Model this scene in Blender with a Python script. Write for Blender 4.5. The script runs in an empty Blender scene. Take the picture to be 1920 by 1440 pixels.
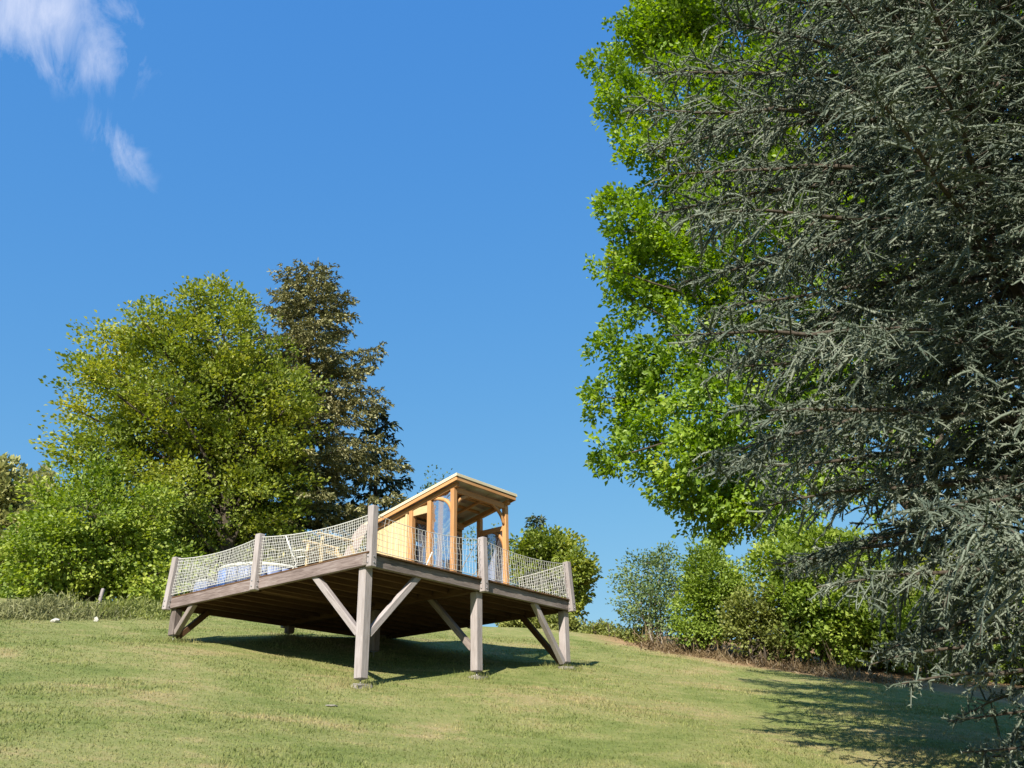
import bpy, bmesh, math, random
import numpy as np
from mathutils import Matrix, Vector, Euler

rng = np.random.default_rng(7)
random.seed(7)
SC = bpy.context.scene
COL = SC.collection

# ------------------------------------------------------------------ camera
F_PX, PITCH, ROLL = 1695.26, 0.41957, -0.0210      # solved from the photo (1920 x 1440 pixels)
EYE = np.array([0.0, 0.0, 1.6])
_c, _s = math.cos(PITCH), math.sin(PITCH)
_X = Vector((1, 0, 0)); _D = Vector((0, _c, _s)); _U = Vector((0, -_s, _c))
_cr, _sr = math.cos(ROLL), math.sin(ROLL)
_right = _X * _cr + _U * _sr
_up = _U * _cr - _X * _sr
cam_data = bpy.data.cameras.new('camera')
cam = bpy.data.objects.new('camera', cam_data)
COL.objects.link(cam)
cam_data.sensor_width = 36.0
cam_data.lens = F_PX / 1920 * 36.0
cam_data.clip_start = 0.05
cam_data.clip_end = 5000
m = Matrix((_right, _up, -_D)).transposed().to_4x4()
m.translation = Vector(EYE)
cam.matrix_world = m
SC.camera = cam
SC.render.resolution_x, SC.render.resolution_y = 1024, 768

# ------------------------------------------------------------------ light and exposure
SUN_AZ, SUN_EL = math.radians(-163), math.radians(36)     # azimuth clockwise from +Y
SUN_DIR = np.array([math.sin(SUN_AZ) * math.cos(SUN_EL), math.cos(SUN_AZ) * math.cos(SUN_EL), math.sin(SUN_EL)])
sun_data = bpy.data.lights.new('sun', 'SUN')
sun_data.energy = 4.2
sun_data.angle = math.radians(0.53)
sun_data.color = (1.0, 0.93, 0.80)
sun = bpy.data.objects.new('sun', sun_data)
COL.objects.link(sun)
sun.rotation_euler = Vector(SUN_DIR).to_track_quat('Z', 'Y').to_euler()
sun.location = (-20, -40, 40)

world = bpy.data.worlds.new('World')
SC.world = world
world.use_nodes = True
wn, wl = world.node_tree.nodes, world.node_tree.links
wn.clear()
w_out = wn.new('ShaderNodeOutputWorld')
w_bg = wn.new('ShaderNodeBackground')
w_bg.inputs['Strength'].default_value = 0.112
sky = wn.new('ShaderNodeTexSky')
sky.sky_type = 'NISHITA'
sky.sun_disc = False
sky.sun_elevation = SUN_EL
sky.sun_rotation = SUN_AZ
sky.altitude = 200
sky.air_density = 1.15
sky.dust_density = 0.15
sky.ozone_density = 2.0
SC.view_settings.view_transform = 'Standard'
SC.view_settings.look = 'None'
SC.view_settings.gamma = 1
SC.view_settings.exposure = 1.15
SC.view_settings.use_curve_mapping = False
SC.cycles.max_bounces = 7
SC.cycles.diffuse_bounces = 3
SC.cycles.transmission_bounces = 6
SC.cycles.transparent_max_bounces = 8
SC.cycles.caustics_reflective = False
SC.cycles.caustics_refractive = False


# ------------------------------------------------------------------ pixel helpers (positions only)
def ray(x, y):
    px, py = x - 960.0, y - 720.0
    cr, sr = math.cos(-ROLL), math.sin(-ROLL)
    px, py = cr * px - sr * py, sr * px + cr * py
    X, U = px / F_PX, -py / F_PX
    return np.array([X, _c - U * _s, _s + U * _c])


def at(x, y, r):
    """the point seen at photo pixel (x, y) at horizontal distance r"""
    d = ray(x, y)
    return EYE + d * (r / math.hypot(d[0], d[1]))


def mpp(r, y):
    """metres per photo pixel at horizontal distance r, image row y"""
    d = ray(960, y)
    return (r / math.hypot(d[0], d[1])) * 1.0 / F_PX


def project(P):
    P = np.asarray(P, float) - EYE
    x = P[..., 0]; d = P[..., 1] * _c + P[..., 2] * _s; u = -P[..., 1] * _s + P[..., 2] * _c
    d = np.where(d < 0.05, 0.05, d)
    px, py = F_PX * x / d, -F_PX * u / d
    return np.stack([960 + _cr * px - _sr * py, 720 + _sr * px + _cr * py, d], -1)


def ground_z(x, y):
    x = np.asarray(x, float); y = np.asarray(y, float)
    ye = 3.0 + np.where(y > 3, y - 3, (y - 3) * 0.35)
    ye = np.where(ye < -12, -12 + (ye + 12) * 0.1, ye)
    xe = 38 * np.tanh(x / 38)
    s = -0.66 - 0.109 * xe + 0.233 * ye
    r = np.hypot(x, y)
    cap = 6.55 + 0.012 * np.minimum(np.maximum(r - 30, 0), 90) - 0.02 * np.maximum(r - 140, 0) + 0.9 * np.exp(-((x + 25) / 14) ** 2)
    k = 0.55
    h = np.clip(0.5 + 0.5 * (cap - s) / k / 2, 0, 1)
    z = cap * (1 - h) + s * h - k * 2 * h * (1 - h) * 0.5
    amp = np.clip((r - 4) / 10, 0, 1)
    z = z + amp * (0.028 * np.sin(x * 0.9 + 1.1 * np.sin(y * 0.45)) + 0.022 * np.sin(y * 1.3 + x * 0.37 + 1.7) + 0.012 * np.sin(2.3 * x - 1.9 * y))
    return z


def ground_at(px, py):
    d = ray(px, py)
    t = np.linspace(4, 90, 6000)
    P = EYE + d * t[:, None]
    below = P[:, 2] < ground_z(P[:, 0], P[:, 1])
    i = np.argmax(below)
    if not below[i]:
        i = 3000
    return P[i]


# ------------------------------------------------------------------ materials
def new_mat(name):
    mt = bpy.data.materials.new(name)
    mt.use_nodes = True
    nt = mt.node_tree
    nt.nodes.clear()
    out = nt.nodes.new('ShaderNodeOutputMaterial')
    return mt, nt, out


def ramp(nt, fac, stops):
    r = nt.nodes.new('ShaderNodeValToRGB')
    while len(r.color_ramp.elements) < len(stops):
        r.color_ramp.elements.new(0.5)
    for e, (p, c) in zip(r.color_ramp.elements, stops):
        e.position = p
        e.color = (*c, 1) if len(c) == 3 else c
    nt.links.new(fac, r.inputs[0])
    return r.outputs[0]


def noise(nt, scale, detail=4, rough=0.6, vec=None, dist=0.0):
    n = nt.nodes.new('ShaderNodeTexNoise')
    n.inputs['Scale'].default_value = scale
    n.inputs['Detail'].default_value = detail
    n.inputs['Roughness'].default_value = rough
    n.inputs['Distortion'].default_value = dist
    if vec is not None:
        nt.links.new(vec, n.inputs['Vector'])
    return n


def mixc(nt, a, b, fac, mode='MIX'):
    mx = nt.nodes.new('ShaderNodeMix')
    mx.data_type = 'RGBA'
    mx.blend_type = mode
    for sock, v in ((mx.inputs[0], fac), (mx.inputs[6], a), (mx.inputs[7], b)):
        if hasattr(v, 'is_linked'):
            nt.links.new(v, sock)
        elif isinstance(v, (tuple, list)):
            sock.default_value = (*v, 1) if len(v) == 3 else v
        else:
            sock.default_value = v
    return mx.outputs[2]


def math_n(nt, op, a, b=None, clamp=False):
    n = nt.nodes.new('ShaderNodeMath')
    n.operation = op
    n.use_clamp = clamp
    for i, v in enumerate((a, b)):
        if v is None:
            continue
        if hasattr(v, 'is_linked'):
            nt.links.new(v, n.inputs[i])
        else:
            n.inputs[i].default_value = v
    return n.outputs[0]


def mapping(nt, vec, scale=(1, 1, 1), loc=(0, 0, 0), rot=(0, 0, 0)):
    mp = nt.nodes.new('ShaderNodeMapping')
    mp.inputs['Scale'].default_value = scale
    mp.inputs['Location'].default_value = loc
    mp.inputs['Rotation'].default_value = rot
    nt.links.new(vec, mp.inputs['Vector'])
    return mp.outputs[0]


def wood_mat(name, stops, rough=0.8, grain=(14, 14, 1.2), bump=0.25, var=0.25):
    """grain runs along the piece's local Z"""
    mt, nt, out = new_mat(name)
    tc = nt.nodes.new('ShaderNodeTexCoord')
    oi = nt.nodes.new('ShaderNodeObjectInfo')
    add = nt.nodes.new('ShaderNodeVectorMath'); add.operation = 'ADD'
    sc = nt.nodes.new('ShaderNodeVectorMath'); sc.operation = 'SCALE'
    comb = nt.nodes.new('ShaderNodeCombineXYZ')
    for i in range(3):
        nt.links.new(oi.outputs['Random'], comb.inputs[i])
    nt.links.new(comb.outputs[0], sc.inputs[0]); sc.inputs['Scale'].default_value = 37.0
    nt.links.new(tc.outputs['Object'], add.inputs[0]); nt.links.new(sc.outputs[0], add.inputs[1])
    v = mapping(nt, add.outputs[0], grain)
    n1 = noise(nt, 3.0, 6, 0.65, v, 0.6)
    n2 = noise(nt, 1.1, 3, 0.5, add.outputs[0])
    f = math_n(nt, 'ADD', math_n(nt, 'MULTIPLY', n1.outputs[0], 0.65), math_n(nt, 'MULTIPLY', n2.outputs[0], 0.35))
    col = ramp(nt, f, stops)
    rv = math_n(nt, 'ADD', math_n(nt, 'MULTIPLY', oi.outputs['Random'], var), 1 - var * 0.6)
    hsv = nt.nodes.new('ShaderNodeHueSaturation')
    nt.links.new(col, hsv.inputs['Color']); nt.links.new(rv, hsv.inputs['Value'])
    bs = nt.nodes.new('ShaderNodeBsdfPrincipled')
    nt.links.new(hsv.outputs[0], bs.inputs['Base Color'])
    bs.inputs['Roughness'].default_value = rough
    bs.inputs['Specular IOR Level'].default_value = 0.25
    b = nt.nodes.new('ShaderNodeBump'); b.inputs['Strength'].default_value = bump; b.inputs['Distance'].default_value = 0.01
    nt.links.new(n1.outputs[0], b.inputs['Height']); nt.links.new(b.outputs[0], bs.inputs['Normal'])
    nt.links.new(bs.outputs[0], out.inputs[0])
    return mt


def plain_mat(name, col, rough=0.6, metal=0.0, nscale=20, nvar=0.15, spec=0.4):
    mt, nt, out = new_mat(name)
    tc = nt.nodes.new('ShaderNodeTexCoord')
    n = noise(nt, nscale, 4, 0.6, tc.outputs['Object'])
    c0 = tuple(max(0, c * (1 - nvar)) for c in col); c1 = tuple(min(1, c * (1 + nvar)) for c in col)
    cc = ramp(nt, n.outputs[0], [(0.3, c0), (0.7, c1)])
    bs = nt.nodes.new('ShaderNodeBsdfPrincipled')
    nt.links.new(cc, bs.inputs['Base Color'])
    bs.inputs['Roughness'].default_value = rough; bs.inputs['Metallic'].default_value = metal
    bs.inputs['Specular IOR Level'].default_value = spec
    nt.links.new(bs.outputs[0], out.inputs[0])
    return mt


def leaf_mat(name, stops, trans=0.4, tcol=None, gloss=0.025, clump=0.5, rough=0.5):
    """leaf colour from a per-face random value plus slow variation through the crown"""
    mt, nt, out = new_mat(name)
    at_ = nt.nodes.new('ShaderNodeAttribute'); at_.attribute_name = 'rnd'
    tc = nt.nodes.new('ShaderNodeTexCoord')
    n = noise(nt, clump, 2, 0.5, tc.outputs['Object'])
    f = math_n(nt, 'ADD', math_n(nt, 'MULTIPLY', at_.outputs['Fac'], 0.55), math_n(nt, 'MULTIPLY', math_n(nt, 'SUBTRACT', n.outputs[0], 0.28), 0.9))
    col = ramp(nt, f, stops)
    dif = nt.nodes.new('ShaderNodeBsdfDiffuse'); nt.links.new(col, dif.inputs[0])
    tr = nt.nodes.new('ShaderNodeBsdfTranslucent')
    hs = nt.nodes.new('ShaderNodeHueSaturation'); hs.inputs['Saturation'].default_value = 1.15; hs.inputs['Value'].default_value = 1.25
    nt.links.new(col, hs.inputs['Color']); nt.links.new(hs.outputs[0], tr.inputs[0])
    mx = nt.nodes.new('ShaderNodeMixShader'); mx.inputs[0].default_value = trans
    nt.links.new(dif.outputs[0], mx.inputs[1]); nt.links.new(tr.outputs[0], mx.inputs[2])
    gl = nt.nodes.new('ShaderNodeBsdfGlossy'); gl.inputs['Roughness'].default_value = rough
    mx2 = nt.nodes.new('ShaderNodeMixShader'); mx2.inputs[0].default_value = gloss
    nt.links.new(mx.outputs[0], mx2.inputs[1]); nt.links.new(gl.outputs[0], mx2.inputs[2])
    nt.links.new(mx2.outputs[0], out.inputs[0])
    return mt


def lawn_color(nt):
    geo = nt.nodes.new('ShaderNodeNewGeometry')
    pos = geo.outputs['Position']
    n1 = noise(nt, 0.32, 5, 0.62, pos, 0.7)                      # big dry / green patches
    v2 = mapping(nt, pos, (1.0, 2.2, 1.0), rot=(0, 0, 0.5))
    n2 = noise(nt, 1.3, 5, 0.65, v2, 0.3)
    n3 = noise(nt, 9.0, 4, 0.7, pos)
    f = math_n(nt, 'ADD', math_n(nt, 'ADD', math_n(nt, 'MULTIPLY', n1.outputs[0], 0.50), math_n(nt, 'MULTIPLY', n2.outputs[0], 0.33)), math_n(nt, 'MULTIPLY', n3.outputs[0], 0.17))
    col = ramp(nt, f, [(0.34, (0.100, 0.135, 0.038)), (0.44, (0.165, 0.195, 0.062)), (0.52, (0.230, 0.235, 0.092)), (0.58, (0.295, 0.255, 0.122)), (0.68, (0.360, 0.292, 0.160))])
    return geo, col, n3


M = {}
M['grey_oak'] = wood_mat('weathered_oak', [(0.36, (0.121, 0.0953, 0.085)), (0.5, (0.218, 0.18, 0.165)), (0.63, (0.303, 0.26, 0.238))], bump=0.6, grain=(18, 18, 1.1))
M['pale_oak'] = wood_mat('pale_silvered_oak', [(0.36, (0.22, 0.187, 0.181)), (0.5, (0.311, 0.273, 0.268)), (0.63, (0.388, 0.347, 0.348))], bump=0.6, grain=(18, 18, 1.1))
M['beam_oak'] = wood_mat('reddish_grey_beam', [(0.36, (0.117, 0.0862, 0.0792)), (0.5, (0.214, 0.166, 0.155)), (0.63, (0.297, 0.248, 0.238))], grain=(10, 10, 1.0))
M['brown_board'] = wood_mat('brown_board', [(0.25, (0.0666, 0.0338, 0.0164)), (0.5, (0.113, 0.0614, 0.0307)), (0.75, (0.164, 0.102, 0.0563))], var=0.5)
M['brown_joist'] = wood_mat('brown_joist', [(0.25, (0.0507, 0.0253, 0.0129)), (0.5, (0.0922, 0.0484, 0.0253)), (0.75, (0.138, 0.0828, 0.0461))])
M['larch'] = wood_mat('fresh_larch', [(0.25, (0.347, 0.16, 0.0588)), (0.5, (0.463, 0.239, 0.0967)), (0.75, (0.562, 0.335, 0.151))], rough=0.6)
M['larch_pale'] = wood_mat('pale_larch_board', [(0.25, (0.466, 0.325, 0.156)), (0.5, (0.54, 0.411, 0.222)), (0.75, (0.601, 0.496, 0.303))], rough=0.6, var=0.1, bump=0.1)
M['roof_edge'] = wood_mat('cream_fascia', [(0.25, (0.525, 0.435, 0.27)), (0.6, (0.6, 0.54, 0.39)), (0.8, (0.63, 0.585, 0.45))], var=0.05, bump=0.1)
M['panel'] = plain_mat('white_ceiling_panel', (0.496, 0.44, 0.376), 0.6, nscale=6, nvar=0.08)
M['felt'] = plain_mat('roof_felt', (0.10, 0.10, 0.10), 0.9)
M['rope'] = plain_mat('grey_white_rope', (0.54, 0.53, 0.50), 0.9, nscale=60)
M['steel'] = plain_mat('galvanised_steel', (0.35, 0.35, 0.36), 0.45, 0.9)
M['concrete'] = plain_mat('concrete', (0.266, 0.245, 0.217), 0.9, nscale=14, nvar=0.35, spec=0.2)
M['white_metal'] = plain_mat('white_painted_metal', (0.624, 0.616, 0.576), 0.35)
M['sling'] = plain_mat('taupe_sling_fabric', (0.30, 0.235, 0.21), 0.9, nscale=80)
M['grey_sling'] = plain_mat('grey_sling_fabric', (0.20, 0.20, 0.19), 0.9, nscale=80)
M['blue_vinyl'] = plain_mat('blue_vinyl', (0.10, 0.20, 0.52), 0.5, nscale=3, nvar=0.3)
M['pale_vinyl'] = plain_mat('pale_blue_vinyl', (0.197, 0.24, 0.395), 0.5, nscale=4, nvar=0.15)
M['white_vinyl'] = plain_mat('white_vinyl', (0.585, 0.578, 0.525), 0.5, nscale=4, nvar=0.05)
M['dark_fabric'] = plain_mat('dark_interior_fabric', (0.05, 0.04, 0.035), 0.9)
M['stone'] = plain_mat('white_stone', (0.434, 0.42, 0.385), 0.85, nscale=12, nvar=0.25)
M['bark'] = wood_mat('grey_brown_bark', [(0.3, (0.0315, 0.0238, 0.0175)), (0.5, (0.07, 0.056, 0.042)), (0.75, (0.133, 0.112, 0.091))], 0.95, grain=(6, 6, 1.5), bump=0.8)
M['bark_pale'] = wood_mat('pale_bark', [(0.3, (0.16, 0.14, 0.12)), (0.5, (0.28, 0.25, 0.22)), (0.75, (0.40, 0.37, 0.33))], 0.95, grain=(6, 6, 1.5), bump=0.5)

# ground: lawn with a band of dead leaves and bracken under the hedge
HEDGE = [ground_at(px, py) for px, py in ((1085, 1203), (1200, 1214), (1350, 1236), (1500, 1259), (1650, 1281), (1850, 1305))]
mt, nt, out = new_mat('lawn_soil')
geo, lc, n3 = lawn_color(nt)
sep = nt.nodes.new('ShaderNodeSeparateXYZ'); nt.links.new(geo.outputs['Position'], sep.inputs[0])
hA, hB = HEDGE[1], HEDGE[4]
hd = np.array([hB[0] - hA[0], hB[1] - hA[1]]); hd /= np.linalg.norm(hd)
hn = np.array([-hd[1], hd[0]])
dist = math_n(nt, 'ADD', math_n(nt, 'ADD', math_n(nt, 'MULTIPLY', sep.outputs[0], float(hn[0])), math_n(nt, 'MULTIPLY', sep.outputs[1], float(hn[1]))), float(-(hA[0] * hn[0] + hA[1] * hn[1])))
nb = noise(nt, 1.6, 4, 0.7, geo.outputs['Position'])
edge = math_n(nt, 'ADD', dist, math_n(nt, 'MULTIPLY', math_n(nt, 'SUBTRACT', nb.outputs[0], 0.5), 1.6))
m1 = nt.nodes.new('ShaderNodeMapRange'); m1.inputs[1].default_value = -0.35; m1.inputs[2].default_value = 0.45
nt.links.new(edge, m1.inputs[0])
xr = nt.nodes.new('ShaderNodeMapRange'); xr.inputs[1].default_value = 1.8; xr.inputs[2].default_value = 3.2
nt.links.new(sep.outputs[0], xr.inputs[0])
lit = ramp(nt, nb.outputs[0], [(0.3, (0.23, 0.145, 0.08)), (0.55, (0.33, 0.215, 0.125)), (0.8, (0.36, 0.28, 0.16))])
gcol = mixc(nt, lc, lit, math_n(nt, 'MULTIPLY', m1.outputs[0], xr.outputs[0]))
bs = nt.nodes.new('ShaderNodeBsdfPrincipled'); nt.links.new(gcol, bs.inputs['Base Color'])
bs.inputs['Roughness'].default_value = 0.95; bs.inputs['Specular IOR Level'].default_value = 0.1
nbp = noise(nt, 22, 5, 0.75, geo.outputs['Position'])
bp = nt.nodes.new('ShaderNodeBump'); bp.inputs['Strength'].default_value = 0.7; bp.inputs['Distance'].default_value = 0.05
nt.links.new(nbp.outputs[0], bp.inputs['Height']); nt.links.new(bp.outputs[0], bs.inputs['Normal'])
nt.links.new(bs.outputs[0], out.inputs[0])
M['lawn'] = mt

mt, nt, out = new_mat('grass_blade')
geo, lc, n3 = lawn_color(nt)
ra = nt.nodes.new('ShaderNodeAttribute'); ra.attribute_name = 'rnd'
hs = nt.nodes.new('ShaderNodeHueSaturation'); nt.links.new(lc, hs.inputs['Color'])
nt.links.new(math_n(nt, 'ADD', math_n(nt, 'MULTIPLY', ra.outputs['Fac'], 0.5), 0.95), hs.inputs['Value'])
dif = nt.nodes.new('ShaderNodeBsdfDiffuse'); nt.links.new(hs.outputs[0], dif.inputs[0])
tr = nt.nodes.new('ShaderNodeBsdfTranslucent'); nt.links.new(hs.outputs[0], tr.inputs[0])
mx = nt.nodes.new('ShaderNodeMixShader'); mx.inputs[0].default_value = 0.35
nt.links.new(dif.outputs[0], mx.inputs[1]); nt.links.new(tr.outputs[0], mx.inputs[2]); nt.links.new(mx.outputs[0], out.inputs[0])
M['grass'] = mt

# leaf colours: real albedos
M['oak_leaf'] = leaf_mat('oak_leaf', [(0.15, (0.0882, 0.152, 0.0197)), (0.45, (0.187, 0.295, 0.0315)), (0.7, (0.288, 0.402, 0.0432)), (0.95, (0.441, 0.465, 0.059))], trans=0.45, gloss=0.03)
M['beech_leaf'] = leaf_mat('beech_leaf', [(0.15, (0.119, 0.167, 0.033)), (0.45, (0.226, 0.279, 0.0472)), (0.7, (0.359, 0.379, 0.0615)), (0.95, (0.506, 0.446, 0.0827))], trans=0.38, clump=0.35)
M['hornbeam_leaf'] = leaf_mat('hornbeam_leaf', [(0.15, (0.122, 0.188, 0.0301)), (0.45, (0.234, 0.31, 0.0474)), (0.7, (0.336, 0.399, 0.0646)), (0.95, (0.449, 0.444, 0.0861))], trans=0.38, clump=0.35)
M['cedar_needle'] = leaf_mat('cedar_needle', [(0.1, (0.0521, 0.072, 0.0534)), (0.4, (0.118, 0.142, 0.104)), (0.7, (0.217, 0.24, 0.186)), (1.0, (0.372, 0.384, 0.325))], trans=0.10, gloss=0.03, clump=0.9)
M['fir_needle'] = leaf_mat('fir_needle', [(0.1, (0.112, 0.118, 0.05)), (0.45, (0.211, 0.208, 0.0912)), (0.75, (0.324, 0.299, 0.137)), (1.0, (0.425, 0.392, 0.194))], trans=0.12, gloss=0.03, clump=0.6)
M['dark_fir'] = leaf_mat('dark_fir_needle', [(0.1, (0.022, 0.035, 0.020)), (0.5, (0.045, 0.065, 0.030)), (1.0, (0.09, 0.11, 0.04))], trans=0.12, gloss=0.03)
M['shrub_bright'] = leaf_mat('bright_shrub_leaf', [(0.15, (0.124, 0.179, 0.0287)), (0.5, (0.247, 0.34, 0.0538)), (0.9, (0.413, 0.467, 0.0897))], trans=0.4)
M['shrub_olive'] = leaf_mat('olive_shrub_leaf', [(0.15, (0.127, 0.155, 0.0428)), (0.5, (0.233, 0.263, 0.0681)), (0.9, (0.369, 0.369, 0.116))], trans=0.35)
M['shrub_grey'] = leaf_mat('greyish_shrub_leaf', [(0.15, (0.112, 0.164, 0.0585)), (0.5, (0.188, 0.254, 0.0912)), (0.9, (0.284, 0.364, 0.143))], trans=0.35)
M['dry_leaf'] = leaf_mat('dry_bracken', [(0.15, (0.1, 0.0667, 0.036)), (0.5, (0.2, 0.144, 0.078)), (0.9, (0.32, 0.253, 0.144))], trans=0.25)
M['dry_grass'] = leaf_mat('dry_tall_grass', [(0.15, (0.121, 0.13, 0.0486)), (0.5, (0.21, 0.215, 0.0918)), (0.9, (0.331, 0.325, 0.151))], trans=0.25)
M['far_olive'] = leaf_mat('far_tree_leaf', [(0.15, (0.197, 0.211, 0.0842)), (0.5, (0.352, 0.352, 0.14)), (0.9, (0.505, 0.478, 0.224))], trans=0.3)


# ------------------------------------------------------------------ scene-graph helpers
def tag(o, label=None, cat=None, group=None, kind=None):
    if label: o['label'] = label
    if cat: o['category'] = cat
    if group: o['group'] = group
    if kind: o['kind'] = kind
    return o


def thing(name, label, cat, loc=(0, 0, 0), rz=0.0, group=None):
    o = bpy.data.objects.new(name, None)
    COL.objects.link(o)
    o.location = loc
    o.rotation_euler = (0, 0, rz)
    o.empty_display_size = 0.2
    return tag(o, label, cat, group)


def link(name, me, mat, parent=None, loc=(0, 0, 0), rot=None, mat4=None):
    if mat is not None and not me.materials:
        me.materials.append(mat)
    o = bpy.data.objects.new(name, me)
    COL.objects.link(o)
    if parent is not None:
        o.parent = parent
    if mat4 is not None:
        o.matrix_local = mat4
    else:
        o.location = loc
        if rot is not None:
            o.rotation_euler = rot
    return o


class MB:
    """collects geometry for ONE mesh"""
    def __init__(self):
        self.v, self.t, self.q, self.rt, self.rq, self.n = [], [], [], [], [], 0

    def add(self, V, T=None, Q=None, rnd=None):
        V = np.asarray(V, np.float32).reshape(-1, 3)
        self.v.append(V)
        if T is not None and len(T):
            T = np.asarray(T, np.int32).reshape(-1, 3)
            self.t.append(T + self.n); self.rt.append(np.full(len(T), 0.5, np.float32) if rnd is None else np.asarray(rnd, np.float32))
        if Q is not None and len(Q):
            Q = np.asarray(Q, np.int32).reshape(-1, 4)
            self.q.append(Q + self.n); self.rq.append(np.full(len(Q), 0.5, np.float32) if rnd is None else np.asarray(rnd, np.float32))
        self.n += len(V)

    def mesh(self, name, smooth=False, rnd=False):
        me = bpy.data.meshes.new(name)
        V = np.concatenate(self.v)
        T = np.concatenate(self.t) if self.t else np.zeros((0, 3), np.int32)
        Q = np.concatenate(self.q) if self.q else np.zeros((0, 4), np.int32)
        nl = len(T) * 3 + len(Q) * 4
        me.vertices.add(len(V)); me.vertices.foreach_set('co', V.ravel())
        me.loops.add(nl); me.loops.foreach_set('vertex_index', np.concatenate([T.ravel(), Q.ravel()]).astype(np.int32))
        npoly = len(T) + len(Q)
        me.polygons.add(npoly)
        starts = np.concatenate([np.arange(len(T)) * 3, len(T) * 3 + np.arange(len(Q)) * 4]).astype(np.int32)
        me.polygons.foreach_set('loop_start', starts)
        if smooth:
            me.polygons.foreach_set('use_smooth', np.ones(npoly, bool))
        if rnd:
            a = me.attributes.new('rnd', 'FLOAT', 'FACE')
            a.data.foreach_set('value', np.concatenate(self.rt + self.rq).astype(np.float32))
        me.update(calc_edges=True)
        return me

    # shapes -------------------------------------------------------
    def box(self, c, h, R=None, ch=0.0):
        c = np.asarray(c, float); h = np.asarray(h, float)
        S = np.array([[-1, -1, -1], [1, -1, -1], [1, 1, -1], [-1, 1, -1], [-1, -1, 1], [1, -1, 1], [1, 1, 1], [-1, 1, 1]], float) * h
        if R is not None:
            S = S @ np.asarray(R).T
        self.add(S + c, Q=[[0, 3, 2, 1], [4, 5, 6, 7], [0, 1, 5, 4], [1, 2, 6, 5], [2, 3, 7, 6], [3, 0, 4, 7]])
        return self

    def tube(self, P, r, n=6, cap=True):
        P = np.asarray(P, float)
        r = np.broadcast_to(np.asarray(r, float), (len(P),))
        T = np.gradient(P, axis=0); T /= np.linalg.norm(T, axis=1)[:, None] + 1e-9
        ref = np.array([0, 0, 1.0]) if abs(T[0][2]) < 0.9 else np.array([1.0, 0, 0])
        A = np.cross(T, ref); A /= np.linalg.norm(A, axis=1)[:, None] + 1e-9
        B = np.cross(T, A)
        th = np.arange(n) * 2 * math.pi / n
        V = P[:, None] + r[:, None, None] * (A[:, None] * np.cos(th)[None, :, None] + B[:, None] * np.sin(th)[None, :, None])
        k = len(P)
        i = np.arange(k - 1)[:, None] * n; j = np.arange(n)[None]
        j2 = (j + 1) % n
        Q = np.stack([i + j, i + j2, i + n + j2, i + n + j], -1).reshape(-1, 4)
        self.add(V.reshape(-1, 3), Q=Q)
        if cap:
            c0 = self.n
            self.add(np.array([P[0], P[-1]]))
            b = c0 - k * n
            Tq = [[c0, b + (x + 1) % n, b + x] for x in range(n)] + [[c0 + 1, b + (k - 1) * n + x, b + (k - 1) * n + (x + 1) % n] for x in range(n)]
            self.t.append(np.asarray(Tq, np.int32)); self.rt.append(np.full(len(Tq), 0.5, np.float32))
        return self


def frame(d, up=(0, 0, 1)):
    """rotation whose local Z runs along d"""
    z = Vector(d).normalized()
    u = Vector(up)
    if abs(z.dot(u)) > 0.98:
        u = Vector((1, 0, 0))
    x = u.cross(z).normalized()
    y = z.cross(x)
    return Matrix((x, y, z)).transposed()


_bar_cache = {}


def bar_mesh(w, d, l, mat, ch=0.008):
    """a sawn timber with eased edges, long axis local Z, centred"""
    key = (round(w, 4), round(d, 4), round(l, 4), mat.name)
    if key in _bar_cache:
        return _bar_cache[key]
    bm = bmesh.new()
    bmesh.ops.create_cube(bm, size=1)
    bmesh.ops.scale(bm, vec=(w, d, l), verts=bm.verts)
    bmesh.ops.bevel(bm, geom=list(bm.edges), offset=min(ch, w * 0.2, d * 0.2), segments=1, affect='EDGES')
    me = bpy.data.meshes.new('timber')
    bm.to_mesh(me); bm.free()
    me.materials.append(mat)
    _bar_cache[key] = me
    return me


def bar(name, p0, p1, w, d, mat, parent, up=(0, 0, 1), ch=0.008):
    """timber from p0 to p1; w across, d in the 'up' sense"""
    p0, p1 = Vector(p0), Vector(p1)
    R = frame(p1 - p0, up).to_4x4()
    R.translation = (p0 + p1) / 2
    return link(name, bar_mesh(w, d, (p1 - p0).length, mat, ch), None, parent, mat4=R)


# ------------------------------------------------------------------ sky with two thin clouds
tcw = wn.new('ShaderNodeTexCoord')
nt = world.node_tree


def cloud_mask(px, py, ax, ay, rot):
    d = ray(px, py); d = d / np.linalg.norm(d)
    fr = frame(d)                                              # columns x, y, z(dir)
    vals = []
    e1 = Vector(fr.col[0]) * math.cos(rot) + Vector(fr.col[1]) * math.sin(rot)
    e2 = Vector(fr.col[1]) * math.cos(rot) - Vector(fr.col[0]) * math.sin(rot)
    for e, a in ((e1, ax), (e2, ay)):
        dp = wn.new('ShaderNodeVectorMath'); dp.operation = 'DOT_PRODUCT'
        wl.new(tcw.outputs['Generated'], dp.inputs[0]); dp.inputs[1].default_value = e
        vals.append(math_n(nt, 'POWER', math_n(nt, 'ABSOLUTE', math_n(nt, 'DIVIDE', dp.outputs['Value'], a)), 2.0))
    fwd = wn.new('ShaderNodeVectorMath'); fwd.operation = 'DOT_PRODUCT'
    wl.new(tcw.outputs['Generated'], fwd.inputs[0]); fwd.inputs[1].default_value = d
    q = math_n(nt, 'SUBTRACT', 1.0, math_n(nt, 'SQRT', math_n(nt, 'ADD', vals[0], vals[1])), clamp=True)
    return math_n(nt, 'MULTIPLY', q, math_n(nt, 'GREATER_THAN', fwd.outputs['Value'], 0.0))


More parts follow.
